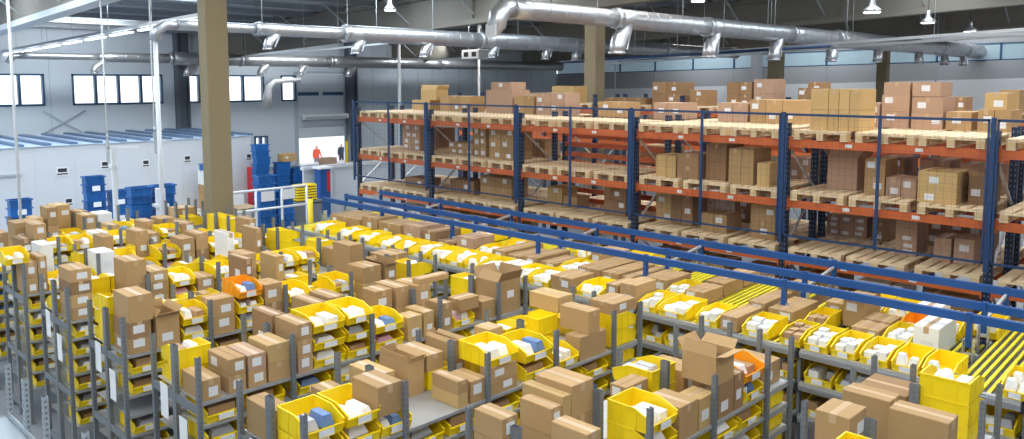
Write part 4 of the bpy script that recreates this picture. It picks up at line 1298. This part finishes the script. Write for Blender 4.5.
# barrier rails
b1 = tag(empty('guard_rail', (at(28, 208, Y=22).x, 22.6, 0)), 'white tubular barrier rail in front of the white partition', 'railing')
xa, xb = 0, at(200, 188, Y=22.6).x - b1.location.x
for z in (1.05, .55): M().tube([(xa, 0, z), (xb, 0, z)], .025, 8).obj('rail', WHITEP, b1)
for i in range(6): x = xa + (xb - xa) * i / 5; M().tube([(x, 0, 0), (x, 0, 1.05)], .025, 8).obj('post', WHITEP, b1)
b2 = tag(empty('guard_rail', (at(228, 190, Y=20.5).x, 20.5, 0)), 'pale blue barrier rail before the blue crates under the dock door', 'railing')
xb = at(306, 177, Y=20.5).x - b2.location.x
for z in (1.75, 1.2): M().tube([(0, 0, z), (xb, 0, z)], .035, 8).obj('rail', WHITEP, b2)
for i in range(4): M().tube([(xb * i / 3, 0, 0), (xb * i / 3, 0, 1.75)], .035, 8).obj('post', WHITEP, b2)
for i, u in enumerate((236, 267, 288)):
    x = at(u, 181, Y=20.48).x - b2.location.x
    tag(M().box(x - .2, -.05, 1.42, x + .2, -.036, 1.70).obj('notice_sheet', LABEL, b2), 'white notice sheet')

# blue tote stacks
TM = None


def tote_mesh():
    global TM
    if TM: return TM
    m = M(); w, d, h, t = .6, .4, .24, .012
    e = .035; m.box(e, e, 0, w - e, d - e, t); m.box(e, e, t, w - e, e + t, h - .03); m.box(e, d - e - t, t, w - e, d - e, h - .03); m.box(e, e + t, t, e + t, d - e - t, h - .03); m.box(w - e - t, e + t, t, w - e, d - e - t, h - .03)
    m.box(0, 0, h - .04, w, e + t, h - .005); m.box(0, d - e - t, h - .04, w, d, h - .005); m.box(0, e + t, h - .04, e + t, d - e - t, h - .005); m.box(w - e - t, e + t, h - .04, w, d - e - t, h - .005)
    for q in (.12, .3, .48): m.box(q - .01, .006, .02, q + .01, e, h - .04)
    m.box(.2, .01, h * .5, .4, e, h * .62)
    TM = m.mesh('tote', TOTE); return TM


TL = {}


def totes(u, vbase_z, Y, cols, n, words, dx=.62, lab=False):
    x = at(u, 190, Y=Y).x
    for c in range(cols):
        nn = n[c] if isinstance(n, (list, tuple)) else n
        for i in range(nn):
            o = link('blue_tote', tote_mesh(), None, (x + dx * c + R.uniform(-.03, .03), Y + R.uniform(-.03, .03), vbase_z + .243 * i))
            pos = 'top' if i == nn - 1 else 'bottom' if i == 0 else '%s from the floor' % ORD[i]
            tag(o, 'blue plastic tote, %s of the %s%s' % (pos, words, '' if cols == 1 else ', %s column' % (('left', 'right') if cols == 2 else ('left', 'middle', 'right'))[c]), 'crate', 'blue totes stacked on the hall floor')
            if lab and i % 2 == 0: tag(M().box(.2, -.004, .05, .42, 0, .2).obj('paper_label', SHEET, o), 'white sheet')


totes(131, 0, 22.0, 2, [8, 8], 'stack before the white partition'); totes(259, 0, 22.0, 2, [8, 6], 'stack behind the notice sheets')
totes(257, 0, 27.5, 1, [10], 'tall stack right of the partition end'); totes(278, 0, 27.5, 3, [7, 6, 6], 'group under the dock door', .68)
totes(86, 0, 25.5, 2, [8, 6], 'stack at the sign wall', .66, True); totes(8, 0, 25.5, 1, [6], 'stack at the far left', .6, True)
p = at(183, 208, Z=.0)
# pallets and boxes against the partition
for i, (u, lab) in enumerate(((163, 'wooden pallet on the floor left of the tan column'), (193, 'wooden pallet on the floor touching the tan column'), (231, 'wooden pallet on the floor right of the tan column'))):
    q = at(u, 211, Z=0); pallet(q.x + .8, 27.4, 0, lab, 'pallets on the hall floor', math.pi / 2)
rb = random.Random(11)
q = at(183, 211, Z=0)
for i, (w, h) in enumerate(((.5, .55), (.5, .4), (.55, .5))):
    o, wds = carton('cardboard_box', q.x + .1, 27.55, .149 + sum((.55, .4, .5)[:i]), .55, .5, h - .002, rb, (0, 0, 4)[i], lab='y'); tag(o, wds + ', %s of the pile on the pallet by the tan column' % ('bottom', 'middle', 'top')[i], 'box')
o = link('blue_tote', tote_mesh(), None, (q.x + .08, 27.57, 1.602)); tag(o, 'lone blue tote on top of the box pile by the tan column', 'crate')
# brown boxes on the blue stacks
for u, v, Y, lab in ((290, 155, 27.5, 'brown box on top of the blue totes under the dock door'), (303, 160, 27.6, 'brown box stack beside the dock door totes')):
    q = at(u, v, Y=Y); x = q.x - .4
    if 'stack' in lab: o, _ = carton('cardboard_box', x + 1.35, Y, 0, .6, .4, q.z, rb, 2)
    else: o, _ = carton('cardboard_box', x + .1, Y, 7 * .243 + .002 if 0 else 1.705, .6, .4, .3, rb, 0)
    tag(o, lab, 'box')
# yellow and black crates
q = at(298, 202, Y=22.6)
for c in range(2):
    for i in range(6):
        z = q.z + .088 * i; e = tag(empty('flat_crate', (q.x + .36 * c, 22.6, z)), 'shallow yellow and black crate, %s, in the %s pile on the dark cabinet' % ('top' if i == 5 else 'bottom' if i == 0 else ORD[i] + ' up', ('left', 'right')[c]), 'crate', 'flat crates piled on the dark cabinet')
        M().box(.01, .01, 0, .31, .3, .03).obj('tray', BLACK, e); M().box(-.01, -.01, .03, .33, .32, .085).obj('rim', YEL, e)
e = tag(empty('dark_cabinet', (q.x - .3, 22.5, 0)), 'dark low cabinet under the yellow and black crates', 'cabinet'); M().box(0, 0, 0, 1.2, .6, q.z - .05).obj('body', BLACK, e, bevel=.01); M().box(-.03, -.03, q.z - .05, 1.23, .63, q.z - .003).obj('worktop', STEEL, e)
for i in range(2): dr = M().box(.05 + .56 * i, -.012, .08, .58 + .56 * i, 0, q.z - .1).obj('door', STEEL, e); M().box(.5 + .1 * i, -.03, q.z - .3, .52 + .1 * i, -.012, q.z - .18).obj('handle', GALV, dr)
# white hut wall with blue lift column
hw = tag(empty('white_barrier', (15.1, 25, 0)), 'white panelled barrier wall beneath the dock door', 'partition')
M().box(0, 0, 0, 9.5, .12, CZ - 3.08).obj('panel', WHITE, hw); M().box(-.05, -.06, CZ - 3.12, 9.55, .18, CZ - 3.0).obj('cap_rail', WHITEP, hw)
for i in range(6): M().box(1.2 + 1.4 * i, -.02, .05, 1.24 + 1.4 * i, 0, CZ - 3.2).obj('joint_strip', GALV, hw)
q = at(321, 208, Y=24.3); e = tag(empty('lift_column', (q.x, 24.3, 0)), 'blue lift column with a red strip before the white barrier', 'machine')
M().box(0, 0, 0, .42, .4, CZ - 3.05).obj('column_post', BLUE, e, bevel=.02); M().box(.27, -.012, .9, .39, 0, 1.6).obj('red_strip', RED, e); M().box(-.05, -.05, CZ - 3.05, .47, .45, CZ - 2.98).obj('cap', SHEET, e); M().box(-.1, -.1, 0, .52, .5, .03).obj('base_plate', BLUE, e)
for i, (u, Y, h, lab) in enumerate(((347, 33, 1.9, 'yellow bollard at the right jamb of the dock door'), (309.5, 19, 1.6, 'yellow post by the left end of the blue portal beams'))):
    q = at(u, 170, Y=Y); e = tag(empty('bollard', (q.x, Y, 0)), lab, 'bollard'); M().tube([(0, 0, 0), (0, 0, h)], .07, 10).obj('tube', YEL, e); M().tube([(0, 0, h), (0, 0, h + .03)], .06, 10).obj('cap', BLACK, e)
# red cabinet at the partition end
q = at(255, 180, Y=28); e = tag(empty('red_cabinet', (q.x, 28.2, 0)), 'red cabinet standing at the right end of the white partition', 'cabinet'); M().box(0, 0, 0, .45, .4, 1.5).obj('body', RED, e, bevel=.01); M().box(.02, -.015, .1, .43, 0, 1.4).obj('door', RED, e)

# ------------------------------------------------------------------ people in the dock opening


def person(u, Y, zb, coat, trousers, lab, h=1.72, hat=None, face=-1):
    q = at(u, 160, Y=Y); e = bpy.data.meshes.new('person'); s = h / 1.72
    J = [((0, 0, .93), (.15, .11)), ((0, 0, 1.15), (.15, .10)), ((0, 0, 1.38), (.17, .11)), ((0, 0, 1.49), (.06, .06)), ((0, -.02, 1.58), (.075, .09)), ((0, -.02, 1.68), (.085, .095)),
         ((.19, 0, 1.40), (.06, .06)), ((.25, -.03, 1.12), (.045, .045)), ((.22, -.2, .98), (.035, .035)), ((.21, -.27, .95), (.03, .04)),
         ((-.19, 0, 1.40), (.06, .06)), ((-.25, 0, 1.12), (.045, .045)), ((-.25, -.08, .88), (.035, .035)), ((-.25, -.1, .80), (.03, .04)),
         ((.09, 0, .86), (.09, .09)), ((.10, -.02, .48), (.06, .065)), ((.10, .02, .09), (.04, .05)), ((.10, -.13, .04), (.045, .035)),
         ((-.09, 0, .86), (.09, .09)), ((-.10, .02, .48), (.06, .065)), ((-.10, .06, .09), (.04, .05)), ((-.10, -.09, .04), (.045, .035))]
    E = [(0, 1), (1, 2), (2, 3), (3, 4), (4, 5), (2, 6), (6, 7), (7, 8), (8, 9), (2, 10), (10, 11), (11, 12), (12, 13), (0, 14), (14, 15), (15, 16), (16, 17), (0, 18), (18, 19), (19, 20), (20, 21)]
    e.from_pydata([tuple(Vector(j[0]) * s) for j in J], E, [])
    o = link('person', e, None, (q.x, Y, zb)); md = o.modifiers.new('skin', 'SKIN')
    for i, j in enumerate(J): e.skin_vertices[0].data[i].radius = (j[1][0] * s, j[1][1] * s)
    e.skin_vertices[0].data[0].use_root = True
    o.modifiers.new('sub', 'SUBSURF').render_levels = 2
    dg = bpy.context.evaluated_depsgraph_get(); me = bpy.data.meshes.new_from_object(o.evaluated_get(dg)); o.modifiers.clear(); o.data = me
    skin = mat('skin', (.55, .34, .25), .6); me.materials.clear()
    for q_ in (coat, trousers, skin, mat('hair', (.05, .03, .02), .7)): me.materials.append(q_)
    for p in me.polygons:
        z, x, y = p.center.z / s, abs(p.center.x / s), p.center.y / s; p.use_smooth = True
        p.material_index = 3 if z > 1.66 or (z > 1.55 and y > .03) else 2 if z > 1.47 or (x > .17 and z < .93) else 0 if z > .92 else 3 if z < .1 else 1
    return tag(o, lab, 'person')


person(341.5, 45.5, -1.1, mat('dark_coat', (.03, .04, .07), .8), mat('dark_trousers', (.03, .03, .04), .8), 'person in dark clothing standing outside the open dock door', 1.78)
person(316.8, 45.0, -1.1, mat('red_vest', (.75, .10, .04), .7), mat('grey_trousers', (.2, .2, .22), .8), 'person in red and white workwear outside the open dock door', 1.8)

# ------------------------------------------------------------------ light, camera, render settings
w = bpy.data.worlds.new('World'); scn.world = w; w.use_nodes = True
bg = w.node_tree.nodes['Background']; bg.inputs['Color'].default_value = (.93, .97, 1, 1); bg.inputs['Strength'].default_value = 2.2
# fill area lights added under the roof, without fixtures
for i, (x, y) in enumerate(((1.5, 1.0), (1.5, 7.0), (4.8, 13.0), (13.5, 2.0), (14.5, 18.0), (24, 5.0), (24, 26), (10, 25), (36, 6), (36, 22), (15.9, 5.5), (15.9, 11.5), (9.2, 9.0), (9.2, 4.0))):
    l = bpy.data.lights.new('fill_light', 'AREA'); l.shape = 'RECTANGLE'; l.size = 5.0; l.size_y = .6; l.energy = 230; l.color = (1, .96, .9)
    o = bpy.data.objects.new('fill_light', l); COL.objects.link(o); o.location = (x, y, roof_z(y) - .5)
    if x < 6 and y < 15: l.energy = 110
    elif 9 < x < 17: l.energy = 130
# area lights added under the roof edge to brighten the walls
for i, (x, y, tx, ty) in enumerate(((2, 36.0, 0, 1), (12, 36.0, 0, 1), (22, 36.0, 0, 1), (32, 36.0, 0, 1), (44.3, 12, 1, 0), (44.3, 20, 1, 0), (44.3, 28, 1, 0), (44.3, 4, 1, 0))):
    l = bpy.data.lights.new('wall_fill_light', 'AREA'); l.shape = 'RECTANGLE'; l.size = 4.0; l.size_y = .5; l.energy = 190 if ty else 125; l.color = (.92, .97, 1)
    o = bpy.data.objects.new('wall_fill_light', l); COL.objects.link(o); o.location = (x, y, roof_z(y) - .35)
    o.rotation_euler = Vector((tx, ty, -.75)).to_track_quat('-Z', 'Y').to_euler()
cam = bpy.data.cameras.new('Camera'); co = bpy.data.objects.new('Camera', cam); COL.objects.link(co); scn.camera = co
cam.sensor_fit = 'HORIZONTAL'; cam.sensor_width = 36; cam.lens = F / 1024 * 36; cam.shift_y = -(219.5 - CY) / 1024; cam.shift_x = 0
cam.clip_end = 300
co.matrix_world = Matrix(((RT.x, UP.x, -FW.x, 0), (RT.y, UP.y, -FW.y, 0), (RT.z, UP.z, -FW.z, CZ), (0, 0, 0, 1)))
scn.view_settings.view_transform = 'Standard'; scn.view_settings.look = 'None'; scn.view_settings.gamma = 1; scn.view_settings.use_curve_mapping = False
scn.view_settings.exposure = -.12
scn.cycles.max_bounces = 8; scn.cycles.diffuse_bounces = 4; scn.cycles.glossy_bounces = 3; scn.cycles.use_denoising = True; scn.cycles.sample_clamp_indirect = 6
